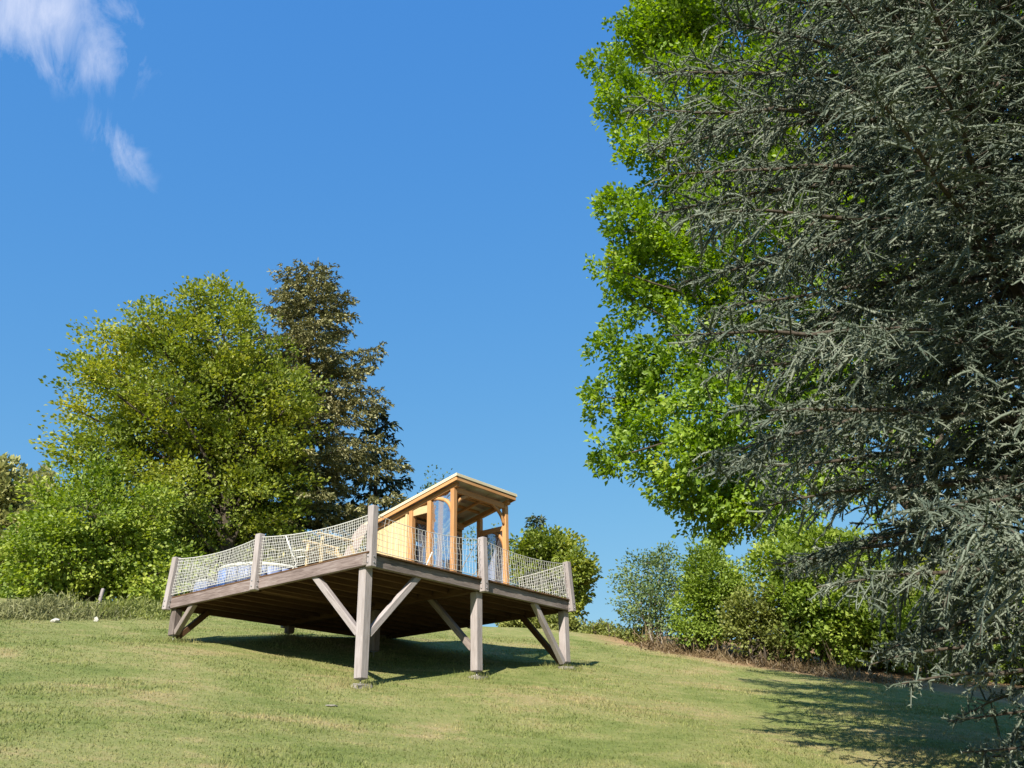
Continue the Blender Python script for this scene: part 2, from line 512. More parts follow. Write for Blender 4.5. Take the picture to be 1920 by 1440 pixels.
cm = math_n(nt, 'MAXIMUM', cloud_mask(95, 22, 0.118, 0.078, 0.12), math_n(nt, 'MULTIPLY', cloud_mask(226, 280, 0.062, 0.026, 0.75), 0.55))
vw = mapping(nt, tcw.outputs['Generated'], (2.0, 1.0, 0.9), rot=(0.3, 0.5, 0.3))
cn = noise(nt, 9.0, 10, 0.66, vw, 1.0)
cmask = math_n(nt, 'MULTIPLY', math_n(nt, 'MULTIPLY', math_n(nt, 'SUBTRACT', math_n(nt, 'ADD', cn.outputs[0], math_n(nt, 'MULTIPLY', cm, 0.45)), 0.62, clamp=True), 2.6, clamp=True), math_n(nt, 'MULTIPLY', cm, 3.0, clamp=True), clamp=True)
hsw = wn.new('ShaderNodeHueSaturation'); hsw.inputs['Saturation'].default_value = 1.22
wl.new(sky.outputs[0], hsw.inputs['Color'])
sp_ = wn.new('ShaderNodeSeparateColor'); wl.new(hsw.outputs[0], sp_.inputs[0])
cb_ = wn.new('ShaderNodeCombineColor')
for i_, (g_, k_) in enumerate(((0.71, 0.535), (0.48, 1.054), (0.15, 2.465))):      # film-like tone curve of the whole sky
    wl.new(math_n(nt, 'MULTIPLY', math_n(nt, 'POWER', sp_.outputs[i_], g_), k_), cb_.inputs[i_])
skyc = mixc(nt, cb_.outputs[0], (4.4, 4.4, 4.8), math_n(nt, 'MULTIPLY', cmask, 0.5))
wl.new(skyc, w_bg.inputs['Color'])
wl.new(w_bg.outputs[0], w_out.inputs[0])

# ------------------------------------------------------------------ ground sheet
rr = np.concatenate([np.linspace(0.0, 44, 111)[1:], 44 * np.exp(np.linspace(0, math.log(1800 / 44), 34))[1:]])
nth = 240
th = np.linspace(0, 2 * math.pi, nth, endpoint=False)
gx = rr[:, None] * np.sin(th)[None]; gy = rr[:, None] * np.cos(th)[None]
GV = np.stack([gx, gy, ground_z(gx, gy)], -1).reshape(-1, 3)
GV = np.concatenate([GV, [[0, 0, float(ground_z(0, 0))]]])
i = np.arange(len(rr) - 1)[:, None] * nth; j = np.arange(nth)[None]; j2 = (j + 1) % nth
GQ = np.stack([i + j, i + nth + j, i + nth + j2, i + j2], -1).reshape(-1, 4)
GT = [[len(GV) - 1, x, (x + 1) % nth] for x in range(nth)]
mb = MB(); mb.add(GV, T=GT, Q=GQ)
tag(link('ground', mb.mesh('ground', smooth=True), M['lawn']), kind='structure')

# ------------------------------------------------------------------ the terrace
C0 = np.array([-2.482, 14.850])                       # front corner on plan
RZ = math.atan2(0.78987, 0.61327)                     # local x = right-hand edge (v), local y = left-hand edge (u)
A, B = 5.684, 5.901                                   # length along u and v
ZB0 = 3.07                                            # world height of the root (ground at the front post)
ZB = 1.92                                             # underside of the edge beams, local
ZT = ZB + 0.20                                        # top of beams
ZD = ZT + 0.028                                       # top of the boards
cR, sR = math.cos(RZ), math.sin(RZ)


def to_world(v, u, h=0.0):
    return np.array([C0[0] + cR * v - sR * u, C0[1] + sR * v + cR * u, ZB0 + h])


def local_ground(v, u):
    p = to_world(v, u)
    return float(ground_z(p[0], p[1])) - ZB0


deck = thing('timber_terrace', 'raised square timber terrace on grey posts with netting rails on the lawn', 'terrace', (C0[0], C0[1], ZB0), RZ)
pw = 0.168
# posts under the deck with their steel feet
post_spots = [(0.11, 0.11), (B / 2, 0.11), (B - 0.11, 0.11), (0.11, A - 0.11), (B / 2, A - 0.11), (B / 2, A / 2), (B - 0.11, A - 0.11)]
for k, (v, u) in enumerate(post_spots):
    g = local_ground(v, u)
    bot = g + (0.12 if ZB - g > 0.5 else 0.10)
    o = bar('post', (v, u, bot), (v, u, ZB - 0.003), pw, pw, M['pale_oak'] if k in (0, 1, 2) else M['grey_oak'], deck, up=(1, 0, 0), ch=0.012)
    hl_ = (ZB - 0.003 - bot) / 2
    mb = MB(); mb.tube([(0, 0, -hl_ - (bot - g) - 0.1), (0, 0, -hl_ - 0.008)], 0.014, 8)
    mb.box((0, 0, -hl_ - 0.006), (0.06, 0.06, 0.005))
    link('steel_foot', mb.mesh('steel_foot'), M['steel'], o)
# edge beams and middle beam
bt = 0.085
bar('edge_beam', (0.0, A, ZB + 0.1), (0.0, bt / 2, ZB + 0.1), bt, 0.198, M['beam_oak'], deck)
bar('edge_beam', (-bt / 2 - 0.002, 0.0, ZB + 0.1), (B, 0.0, ZB + 0.1), bt, 0.198, M['grey_oak'], deck)
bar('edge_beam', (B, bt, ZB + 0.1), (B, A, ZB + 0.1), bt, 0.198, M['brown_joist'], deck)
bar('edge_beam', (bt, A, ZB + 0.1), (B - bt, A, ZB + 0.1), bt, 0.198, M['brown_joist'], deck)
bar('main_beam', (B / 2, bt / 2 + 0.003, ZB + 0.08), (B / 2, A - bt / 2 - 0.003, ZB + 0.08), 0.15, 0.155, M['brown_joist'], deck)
bar('main_beam', (0.2, A / 2 + 0.12, ZB + 0.085), (B / 2 - 0.09, A / 2 + 0.12, ZB + 0.085), 0.10, 0.15, M['brown_joist'], deck)
# joists run along the right-hand direction, boards cross them
nj = 13
for k in range(nj):
    u = 0.36 + (A - 0.72) * k / (nj - 1)
    for (v0, v1) in ((bt / 2 + 0.004, B / 2 - 0.079), (B / 2 + 0.079, B - bt / 2 - 0.004)):
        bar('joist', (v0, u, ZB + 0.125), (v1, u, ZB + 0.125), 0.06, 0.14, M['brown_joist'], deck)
nb_ = 41
bw = (B + 0.09) / nb_
for k in range(nb_):
    v = -0.045 + bw * (k + 0.5)
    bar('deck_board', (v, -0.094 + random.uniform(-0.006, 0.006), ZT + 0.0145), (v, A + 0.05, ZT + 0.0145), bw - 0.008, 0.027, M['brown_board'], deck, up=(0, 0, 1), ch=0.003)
# braces
bz = ZB - 0.002


def brace(p0, p1, mat, w=0.11):
    bar('brace', p0, p1, w, w, mat, deck)


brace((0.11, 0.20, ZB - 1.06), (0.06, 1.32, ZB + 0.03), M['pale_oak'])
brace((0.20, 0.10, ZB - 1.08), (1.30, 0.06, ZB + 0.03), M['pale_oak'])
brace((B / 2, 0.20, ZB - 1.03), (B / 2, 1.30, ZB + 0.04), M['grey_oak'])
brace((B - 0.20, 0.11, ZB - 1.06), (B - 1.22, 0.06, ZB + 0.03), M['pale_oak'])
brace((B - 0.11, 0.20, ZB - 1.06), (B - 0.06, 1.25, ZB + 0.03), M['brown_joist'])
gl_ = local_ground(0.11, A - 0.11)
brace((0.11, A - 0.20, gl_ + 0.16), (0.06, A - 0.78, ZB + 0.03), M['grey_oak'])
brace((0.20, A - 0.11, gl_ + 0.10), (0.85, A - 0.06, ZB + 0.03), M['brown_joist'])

# rail posts, lashed outside the beams, pulled inwards by the nets
RT = ZB + 1.02
rails = [  # (v, u) at the foot, (dv, du) lean at the top, material
    ((0.050, -0.070), (0.0, 0.0)),
    ((-0.078, A / 2), (0.01, -0.01)),
    ((-0.078, A - 0.03), (0.02, -0.105)),
    ((B / 2, -0.078), (-0.02, 0.01)),
    ((B - 0.05, -0.078), (-0.10, 0.02)),
    ((B + 0.078, A / 2), (-0.02, 0.0)),
    ((B / 2, A + 0.078), (0.0, -0.02)),
    ((B - 0.03, A + 0.078), (-0.03, -0.04)),
]
rp = []
for (v, u), (dv, du) in rails:
    p0 = Vector((v, u, ZB - 0.025)); p1 = Vector((v + dv, u + du, RT))
    bar('rail_post', p0, p1, 0.135, 0.135, M['pale_oak'], deck, up=(0, 1, 0), ch=0.012)
    o_ = [c for c in deck.children if c.name.startswith('rail_post')][-1]
    for zz in (0.07, 0.17):                                    # coach bolts through post and beam
        for ax_, sg in (((0, -1, 0), -1), ((-1, 0, 0), -1)):
            mb = MB(); c_ = np.array(ax_) * 0.0665; lz = -(p1 - p0).length / 2 + zz
            mb.tube([c_ + [0, 0, lz], c_ + np.array(ax_) * 0.014 + [0, 0, lz]], 0.013, 8)
            link('bolt', mb.mesh('bolt'), M['steel'], o_)
    rp.append((p0, p1))


ATT = [0.875, 0.945, 0.97, 0.96, 0.96, 0.95, 0.95, 0.95]


def net(i0, i1, sp, rs=0.0046, name='safety_net'):
    """rope net between rail posts i0 and i1, sagging a little at the top"""
    a0, a1 = rp[i0]; b0, b1 = rp[i1]
    L = (b0 - a0).length
    zb_ = ZD + 0.035
    ta = a0.lerp(a1, ATT[i0]); tb = b0.lerp(b1, ATT[i1])
    ba = a0.lerp(a1, (zb_ - a0.z) / (a1.z - a0.z)); bb = b0.lerp(b1, (zb_ - b0.z) / (b1.z - b0.z))
    sag = 0.085

    def pt(s, h):
        t = ta.lerp(tb, s); b = ba.lerp(bb, s)
        t = t - Vector((0, 0, sag * 4 * s * (1 - s)))
        inw = 0.05 * 4 * s * (1 - s) * h
        p = b.lerp(t, h)
        return np.array(p) + inw * np.array([0.0 if abs(b0.x - a0.x) > abs(b0.y - a0.y) else (0.6 if a0.x < B / 2 else -0.6), 0.6 if (abs(b0.x - a0.x) > abs(b0.y - a0.y) and a0.y < A / 2) else 0.0, 0])
    nv = max(8, int(L / sp)); hh = (ta - ba).length; nh = max(5, int(hh / sp))
    mb = MB()
    ss = np.linspace(0.02, 0.98, nv)
    for s in ss:
        jit = rng.normal(0, 0.15 / nv, 5)
        mb.tube([pt(min(1, max(0, s + jj)), h) for jj, h in zip(jit, np.linspace(0, 1, 5))], rs, 4, cap=False)
    for h in np.linspace(0, 1, nh)[1:-1]:
        jit = rng.normal(0, 0.10 / nh, 17)
        mb.tube([pt(s, h + jj) for s, jj in zip(np.linspace(0.015, 0.985, 17), jit)], rs, 4, cap=False)
    o = tag(link(name, mb.mesh(name), M['rope'], deck), kind='stuff')
    for h, r in ((1.0, 0.009 if rs > 0.004 else 0.006), (0.0, 0.006)):
        mb = MB(); mb.tube([pt(s, h) for s in np.linspace(0.0, 1.0, 25)], r, 6)
        link('edge_rope', mb.mesh('edge_rope', smooth=True), M['rope'], o)


net(0, 1, 0.048); net(1, 2, 0.050); net(0, 3, 0.085, 0.0032); net(3, 4, 0.075, 0.0034)
net(4, 5, 0.06); net(5, 7, 0.07); net(2, 6, 0.07); net(6, 7, 0.07)

# concrete pads on the grass under the steel feet
for (v, u), lab in (((0.11, 0.11), 'pale concrete pad under the long terrace corner post with two braces'),
                    ((B / 2 + 0.05, 0.11), 'concrete pad under the middle post along the terrace front'),
                    ((B - 0.11, 0.11), 'concrete pad under the terrace corner post beside the dark brace')):
    p = to_world(v, u); g = float(ground_z(p[0], p[1]))
    bm = bmesh.new(); bmesh.ops.create_cube(bm, size=1)
    bmesh.ops.scale(bm, vec=(0.32, 0.26, 0.14), verts=bm.verts)
    bmesh.ops.bevel(bm, geom=list(bm.edges), offset=0.02, segments=2, affect='EDGES')
    bmesh.ops.subdivide_edges(bm, edges=list(bm.edges), cuts=1)
    for vv in bm.verts:
        vv.co += Vector(rng.normal(0, 0.006, 3))
    me = bpy.data.meshes.new('concrete_pad'); bm.to_mesh(me); bm.free()
    o = link('concrete_pad', me, M['concrete'], None, (p[0], p[1], g - 0.035), (0, 0, RZ + rng.uniform(-0.2, 0.2)))
    tag(o, lab, 'pad', 'concrete pads under the terrace posts')

# ------------------------------------------------------------------ the cabin on the terrace
CV, CU = 3.42, 1.12                                    # its porch corner in terrace coordinates
cabin = thing('wooden_cabin', 'small honey coloured wooden cabin with open porch and sloping roof', 'cabin', tuple(to_world(CV, CU, ZD + 0.002)), RZ)
CW, CL = 1.72, 2.50                                    # width along v, length along u
HF, SL = 2.23, 0.212                                   # height of the porch eave, roof fall along u
PS = 0.105


def rh(u):
    return HF - SL * u


def cp(name, p0, p1, w, d, mat, up=(0, 0, 1), parent=None, ch=0.006):
    return bar(name, p0, p1, w, d, mat, parent or cabin, up, ch)


P2 = 0.66; WU = 1.20; QU = 0.74
cabin_posts = [(0, 0), (0, CW), (P2, 0), (WU, 0), (WU, CW)]
for v_, u_ in [(0, 0), (CW, 0), (0, P2), (0, WU), (CW, QU)]:
    cp('porch_post', (v_, u_, 0), (v_, u_, rh(u_) - 0.10), PS, PS, M['larch'], up=(0, 1, 0))
# eave beams following the roof fall, and cross beams
for v_ in (0, CW):
    cp('eave_beam', (v_, -0.12, rh(-0.12) - 0.05), (v_, CL, rh(CL) - 0.05), PS * 0.9, 0.10, M['larch'])
cp('cross_beam', (PS * 0.5, 0, rh(0) - 0.11), (CW - PS * 0.5, 0, rh(0) - 0.11), 0.07, 0.12, M['larch'])
cp('cross_beam', (PS * 0.5, WU, rh(WU) - 0.12), (CW - PS * 0.5, WU, rh(WU) - 0.12), 0.07, 0.14, M['larch'])
cp('side_beam', (CW, PS * 0.5, 1.63), (CW, QU - PS * 0.5, 1.63), 0.06, 0.11, M['larch'])
for u_ in (0.36, 0.72, 1.45, 1.85, 2.25):
    cp('purlin', (0.05, u_, rh(u_) + 0.03), (CW - 0.05, u_, rh(u_) + 0.03), 0.06, 0.055, M['larch'])
for v_ in (0.57, 1.14):
    cp('rafter', (v_, 0.05, rh(0.05) - 0.025), (v_, WU - 0.05, rh(WU - 0.05) - 0.025), 0.05, 0.05, M['larch'])
# roof: ceiling panels, felt, cream fascia boards
oh = 0.14
roof = MB()
Vr = []
for (v_, u_) in ((-oh, -0.2), (CW + oh, -0.2), (CW + oh, CL + 0.12), (-oh, CL + 0.12)):
    Vr.append((v_, u_, rh(u_) + 0.078))
for (v_, u_) in ((-oh, -0.2), (CW + oh, -0.2), (CW + oh, CL + 0.12), (-oh, CL + 0.12)):
    Vr.append((v_, u_, rh(u_) + 0.120))
roof.add(Vr, Q=[[0, 3, 2, 1], [4, 5, 6, 7], [0, 1, 5, 4], [1, 2, 6, 5], [2, 3, 7, 6], [3, 0, 4, 7]])
roof_o = link('roof', roof.mesh('roof'), M['felt'], cabin)
for k in range(3):
    v0 = -oh + 0.03 + k * (CW + 2 * oh - 0.06) / 3; v1 = v0 + (CW + 2 * oh - 0.06) / 3 - 0.008
    for (u0, u1) in ((-0.17, 0.60), (0.61, 1.40), (1.41, CL)):
        mb = MB()
        mb.add([(v0, u0, rh(u0) + 0.062), (v1, u0, rh(u0) + 0.062), (v1, u1, rh(u1) + 0.062), (v0, u1, rh(u1) + 0.062),
                (v0, u0, rh(u0) + 0.0755), (v1, u0, rh(u0) + 0.0755), (v1, u1, rh(u1) + 0.0755), (v0, u1, rh(u1) + 0.0755)],
               Q=[[0, 3, 2, 1], [4, 5, 6, 7], [0, 1, 5, 4], [1, 2, 6, 5], [2, 3, 7, 6], [3, 0, 4, 7]])
        link('ceiling_panel', mb.mesh('ceiling_panel'), M['panel'], roof_o)
for s_ in (-oh - 0.012, CW + oh + 0.012):
    cp('fascia', (s_, -0.225, rh(-0.225) + 0.093), (s_, CL + 0.12, rh(CL + 0.12) + 0.093), 0.022, 0.066, M['roof_edge'], parent=roof_o)
    cp('eave_trim', (s_ * 0.985 if s_ > 0 else s_ + 0.012, -0.20, rh(-0.2) + 0.012), (s_ * 0.985 if s_ > 0 else s_ + 0.012, CL + 0.1, rh(CL + 0.1) + 0.012), 0.022, 0.07, M['larch'], parent=roof_o)
cp('fascia', (-oh - 0.026, -0.214, rh(-0.214) + 0.093), (CW + oh + 0.026, -0.214, rh(-0.214) + 0.093), 0.022, 0.066, M['roof_edge'], parent=roof_o)
cp('eave_trim', (-oh, -0.198, rh(-0.2) + 0.012), (CW + oh, -0.198, rh(-0.2) + 0.012), 0.022, 0.07, M['larch'], parent=roof_o)


def curved_brace(p, q, bulge, name='curved_brace'):
    """bent knee brace from p (on the post) to q (on the beam)"""
    p, q, bulge = np.array(p, float), np.array(q, float), np.array(bulge, float)
    t = np.linspace(0, 1, 9)[:, None]
    P = p * (1 - t) ** 2 + 2 * bulge * t * (1 - t) + q * t ** 2
    mb = MB(); n = 4
    side = np.cross(q - p, bulge - p); side /= np.linalg.norm(side)
    T = np.gradient(P, axis=0); T /= np.linalg.norm(T, axis=1)[:, None]
    N = np.cross(T, side)
    V = np.stack([P + N * 0.035 + side * 0.025, P + N * 0.035 - side * 0.025, P - N * 0.035 - side * 0.025, P - N * 0.035 + side * 0.025], 1).reshape(-1, 3)
    Q = [[i * 4 + j, i * 4 + (j + 1) % 4, i * 4 + 4 + (j + 1) % 4, i * 4 + 4 + j] for i in range(8) for j in range(4)] + [[0, 3, 2, 1], [32, 33, 34, 35]]
    mb.add(V, Q=Q)
    link(name, mb.mesh(name), M['larch'], cabin)


curved_brace((0, 0.04, 1.62), (0, 0.56, rh(0.56) - 0.09), (0, 0.08, 1.98))
curved_brace((0.04, 0, 1.70), (0.46, 0, rh(0) - 0.16), (0.12, 0, 1.98))
curved_brace((CW - 0.04, 0, 1.70), (CW - 0.46, 0, rh(0) - 0.16), (CW - 0.12, 0, 1.98))
curved_brace((CW, 0.04, 1.20), (CW, 0.34, 1.59), (CW, 0.10, 1.50))
# walls: upright boards behind the porch
for k in range(8):
    u0 = WU + 0.06 + k * 0.165; u1 = u0 + 0.162
    if u1 > CL: break
    um = (u0 + u1) / 2
    for v_ in (0.012, CW - 0.012):
        cp('wall_board', (v_, um, 0.0), (v_, um, rh(um) - 0.102), 0.024, 0.157, M['larch_pale'], up=(0, 1, 0), ch=0.006)
for k in range(10):
    v0 = 0.03 + k * 0.166
    cp('wall_board', (v0 + 0.083, CL - 0.03, 0.0), (v0 + 0.083, CL - 0.03, rh(CL) - 0.102), 0.163, 0.024, M['larch_pale'], up=(0, 1, 0), ch=0.003)
cp('wall_trim', (-0.016, WU + 0.145, 0), (-0.016, WU + 0.145, rh(WU + 0.145) - 0.103), 0.03, 0.06, M['larch_pale'], up=(0, 1, 0))
# header board over the side opening, the door frame and its dark curtain
cp('header_board', (0.0, P2 + PS / 2, rh(0.93) - 0.20), (0.0, WU - PS / 2, rh(0.93) - 0.20), 0.05, 0.17, M['larch_pale'])
cp('door_frame', (0.10, WU + 0.02, 0.0), (0.10, WU + 0.02, 1.86), 0.06, 0.06, M['larch'], up=(0, 1, 0))
cp('door_frame', (CW - 0.14, WU + 0.02, 0.0), (CW - 0.14, WU + 0.02, 1.66), 0.06, 0.06, M['larch'], up=(0, 1, 0))
cp('door_frame', (0.13, WU + 0.02, 1.69), (CW - 0.11, WU + 0.02, 1.69), 0.06, 0.07, M['larch'])

# clear weather sheets in the porch openings
mt, nt2, out = new_mat('clear_vinyl_sheet')
g1 = nt2.nodes.new('ShaderNodeBsdfGlossy'); g1.inputs['Roughness'].default_value = 0.08
t1 = nt2.nodes.new('ShaderNodeBsdfTransparent'); t1.inputs[0].default_value = (0.80, 0.84, 0.90, 1)
fr_ = nt2.nodes.new('ShaderNodeFresnel'); fr_.inputs[0].default_value = 1.5
d1 = nt2.nodes.new('ShaderNodeBsdfDiffuse'); d1.inputs[0].default_value = (0.50, 0.46, 0.50, 1)
m0 = nt2.nodes.new('ShaderNodeMixShader'); m0.inputs[0].default_value = 0.30
nt2.links.new(t1.outputs[0], m0.inputs[1]); nt2.links.new(d1.outputs[0], m0.inputs[2])
ms = nt2.nodes.new('ShaderNodeMixShader')
nt2.links.new(math_n(nt2, 'MULTIPLY', fr_.outputs[0], 0.8, clamp=True), ms.inputs[0])
nt2.links.new(m0.outputs[0], ms.inputs[1]); nt2.links.new(g1.outputs[0], ms.inputs[2])
tcs = nt2.nodes.new('ShaderNodeTexCoord')
nn = noise(nt2, 2.2, 3, 0.5, tcs.outputs['Object'], 0.8)
bb_ = nt2.nodes.new('ShaderNodeBump'); bb_.inputs['Strength'].default_value = 0.6; bb_.inputs['Distance'].default_value = 0.12
nt2.links.new(nn.outputs[0], bb_.inputs['Height']); nt2.links.new(bb_.outputs[0], g1.inputs['Normal'])
nt2.links.new(ms.outputs[0], out.inputs[0])
M['sheet'] = mt


def sheet(v0, u0, v1, u1, z0, z1):
    d = np.array([v1 - v0, u1 - u0]); L = np.linalg.norm(d); nrm = np.array([-d[1], d[0]]) / L
    k = 13
    mb = MB(); V = []
    for off in (-0.002, 0.002):
        for jz in (0, 1, 2):
            for i_ in range(k):
                s = i_ / (k - 1)
                w = 0.012 * math.sin(s * 9 + jz) + off
                zz = z0 + (z1 - z0) * jz / 2 if jz < 2 else min(z1, rh(u0 + d[1] * s) - 0.11)
                V.append((v0 + d[0] * s + nrm[0] * w, u0 + d[1] * s + nrm[1] * w, zz))
    Q = []
    for o_ in (0, 3 * k):
        for jz in (0, 1):
            for i_ in range(k - 1):
                a_ = o_ + jz * k + i_
                Q.append([a_, a_ + 1, a_ + k + 1, a_ + k])
    mb.add(V, Q=Q)
    link('weather_sheet', mb.mesh('weather_sheet', smooth=True), M['sheet'], cabin)


sheet(0, PS / 2 + 0.003, 0, P2 - PS / 2 - 0.003, 0.04, 2.1)
sheet(CW, PS / 2 + 0.003, CW, QU - PS / 2 - 0.003, 0.04, 1.57)
sheet(PS + 0.10, WU + 0.02, CW - 0.18, WU + 0.02, 0.04, 1.65)

# ------------------------------------------------------------------ furniture on the terrace
def lounge(name, label, v, u, rz, fab, s=1.0, cat='chair'):
    t = thing(name, label, cat, tuple(to_world(v, u, ZD + 0.001)), RZ + rz)
    # local: x forward, y sideways
    prof = [(-0.48, 0.86), (-0.30, 0.42), (-0.18, 0.29), (0.0, 0.31), (0.30, 0.40)]
    prof = np.array(prof) * s
    for sy in (-1, 1):
        y = 0.26 * s * sy
        mb = MB(); mb.tube([(x, y, z) for x, z in prof], 0.016 * s, 8)
        link('side_rail', mb.mesh('side_rail', smooth=True), M['white_metal'], t)
        for (x0, z0, x1) in ((-0.18, 0.29, -0.34), (0.14, 0.35, 0.26)):
            mb = MB(); mb.tube([(x0 * s, y, z0 * s), (x1 * s, y * 1.03, 0.012)], 0.014 * s, 8)
            link('leg', mb.mesh('leg', smooth=True), M['white_metal'], t)
        mb = MB(); mb.tube([(-0.33 * s, y * 1.05, 0.50 * s), (-0.12 * s, y * 1.12, 0.53 * s), (0.12 * s, y * 1.12, 0.52 * s), (0.17 * s, y * 1.06, 0.36 * s)], 0.013 * s, 8)
        link('arm_rest', mb.mesh('arm_rest', smooth=True), M['white_metal'], t)
    t_ = np.linspace(0, 1, 25)
    xs = np.interp(t_, np.linspace(0, 1, 5), prof[:, 0]); zs = np.interp(t_, np.linspace(0, 1, 5), prof[:, 1])
    V = []
    for off in (0.0, 0.008):
        for x, z in zip(xs, zs):
            for y in (-0.245 * s, 0.245 * s):
                V.append((x, y, z + 0.006 + off - 0.0))
    n = 25; Q = [[2 * i, 2 * i + 1, 2 * i + 3, 2 * i + 2] for i in range(n - 1)] + [[2 * n + 2 * i, 2 * n + 2 * i + 2, 2 * n + 2 * i + 3, 2 * n + 2 * i + 1] for i in range(n - 1)]
    mb = MB(); mb.add(V, Q=Q)
    link('sling_seat', mb.mesh('sling_seat', smooth=True), fab, t)
    return t


lounge('lounge_chair', 'white tube framed lounge chair between the round tub and the wooden armchair', 0.62, 2.25, -RZ + 0.12, M['grey_sling'], 0.86)
lounge('lounge_chair', 'white framed chair standing at the cabin porch', 2.80, 1.72, math.pi - RZ + 0.2, M['grey_sling'], 0.85)

# broad wooden armchair with a tall woven back, beside the corner rail post
t = thing('wooden_armchair', 'taupe woven armchair with pale wooden arms beside the tall corner rail post', 'chair', tuple(to_world(0.60, 1.62, ZD + 0.001)), math.pi + 0.62)
for y in (-0.32, 0.32):
    bar('arm_rest', (-0.30, y, 0.54), (0.40, y, 0.60), 0.11, 0.03, M['larch_pale'], t)
    bar('leg', (0.30, y, 0.0), (0.30, y, 0.575), 0.05, 0.06, M['larch_pale'], t, up=(0, 1, 0))
    bar('leg', (-0.52, y * 0.9, 0.0), (-0.24, y * 0.9, 0.53), 0.05, 0.06, M['larch_pale'], t, up=(0, 1, 0))
    bar('seat_rail', (0.34, y * 0.86, 0.33), (-0.40, y * 0.86, 0.16), 0.04, 0.07, M['larch_pale'], t)
for k in range(6):
    x = 0.32 - 0.13 * k; z = 0.375 - 0.03 * k
    bar('seat_slat', (x, -0.29, z), (x, 0.29, z), 0.11, 0.02, M['larch_pale'], t, up=(0, 0, 1))
for k in range(7):
    y = -0.26 + k * 0.0867
    bar('back_slat', (-0.33, y, 0.20), (-0.62, y, 0.98 - 0.025 * abs(k - 3)), 0.08, 0.018, M['sling'], t, up=(1, 0, 0.4))
bar('back_rail', (-0.52, -0.30, 0.66), (-0.52, 0.30, 0.66), 0.05, 0.03, M['larch_pale'], t)

# round tub
tub = thing('round_tub', 'round blue and pale panelled tub with white rim on the terrace', 'tub', tuple(to_world(0.98, 4.10, ZD + 0.001)), RZ)
TR, TH, n = 0.84, 0.40, 36
for k in range(18):
    a0, a1 = 2 * math.pi * k / 18 + 0.012, 2 * math.pi * (k + 1) / 18 - 0.012
    V = []
    for rr_ in (TR, TR - 0.05):
        for z in (0.0, TH):
            for a in np.linspace(a0, a1, 4):
                V.append((math.cos(a) * rr_, math.sin(a) * rr_, z))
    Q = []
    for i_ in range(3):
        Q += [[i_, i_ + 1, i_ + 5, i_ + 4], [8 + i_, 12 + i_, 13 + i_, 9 + i_], [4 + i_, 5 + i_, 13 + i_, 12 + i_], [i_, 8 + i_, 9 + i_, i_ + 1]]
    Q += [[0, 4, 12, 8], [3, 11, 15, 7]]
    mb = MB(); mb.add(V, Q=Q)
    link('side_panel', mb.mesh('side_panel'), M['blue_vinyl'] if 5 <= k <= 8 else M['pale_vinyl'], tub)
th_ = np.linspace(0, 2 * math.pi, 49)
mb = MB(); mb.tube(np.stack([np.cos(th_) * (TR - 0.02), np.sin(th_) * (TR - 0.02), np.full(49, TH + 0.02)], -1), 0.04, 10, cap=False)
link('rim', mb.mesh('rim', smooth=True), M['white_vinyl'], tub)
mb = MB(); mb.tube([(0, 0, 0.22), (0, 0, 0.32)], TR - 0.06, 36)
link('inner_lid', mb.mesh('inner_lid'), M['pale_vinyl'], tub)
# pump box beside it
bx_ = thing('pump_box', 'small pale blue box beside the round tub in the rail corner', 'box', tuple(to_world(0.45, 5.20, ZD + 0.001)), RZ + 0.2)
link('body', bar_mesh(0.34, 0.36, 0.30, M['pale_vinyl'], 0.04), None, bx_, (0, 0, 0.15))
link('lid', bar_mesh(0.30, 0.32, 0.05, M['white_vinyl'], 0.02), None, bx_, (0, 0, 0.322))


# ------------------------------------------------------------------ foliage tools
def unit(n):
    v = rng.normal(size=(n, 3)); return v / np.linalg.norm(v, axis=1)[:, None]


def leaves(mb, P, L, W, D=None, N=None, rnd=None, fold=0.25):
    """folded rhombus leaves: P base points, D axis, N normal"""
    n = len(P)
    if n == 0:
        return
    if D is None: D = unit(n)
    if N is None: N = unit(n)
    D = D / (np.linalg.norm(D, axis=1)[:, None] + 1e-9)
    S = np.cross(D, N); S /= np.linalg.norm(S, axis=1)[:, None] + 1e-9
    N2 = np.cross(S, D)
    L = np.broadcast_to(np.asarray(L, float), (n,))[:, None]; W = np.broadcast_to(np.asarray(W, float), (n,))[:, None]
    mid = P + D * L * 0.5 + N2 * W * fold
    V = np.stack([P, mid - S * W * 0.5, P + D * L, mid + S * W * 0.5], 1).reshape(-1, 3)
    b = np.arange(n)[:, None] * 4
    T = np.stack([b + [[0, 2, 1]], b + [[0, 3, 2]]], 1).reshape(-1, 3)
    if rnd is None: rnd = rng.random(n)
    mb.add(V, T=T, rnd=np.repeat(rnd, 2))


def limb(mb, p, q, r0, r1, wob=0.12, n=6, k=6):
    p, q = np.asarray(p, float), np.asarray(q, float)
    t = np.linspace(0, 1, k)[:, None]
    L = np.linalg.norm(q - p)
    P = p + (q - p) * t
    off = rng.normal(0, wob * L / k, (k, 3)); off[0] = 0; off[-1] = 0
    P = P + np.cumsum(off, 0) * (1 - t)
    P[:, 2] += np.sin(t[:, 0] * math.pi) * L * 0.04
    P[-1] = q
    mb.tube(P, r0 + (r1 - r0) * t[:, 0], n, cap=False)
    return P


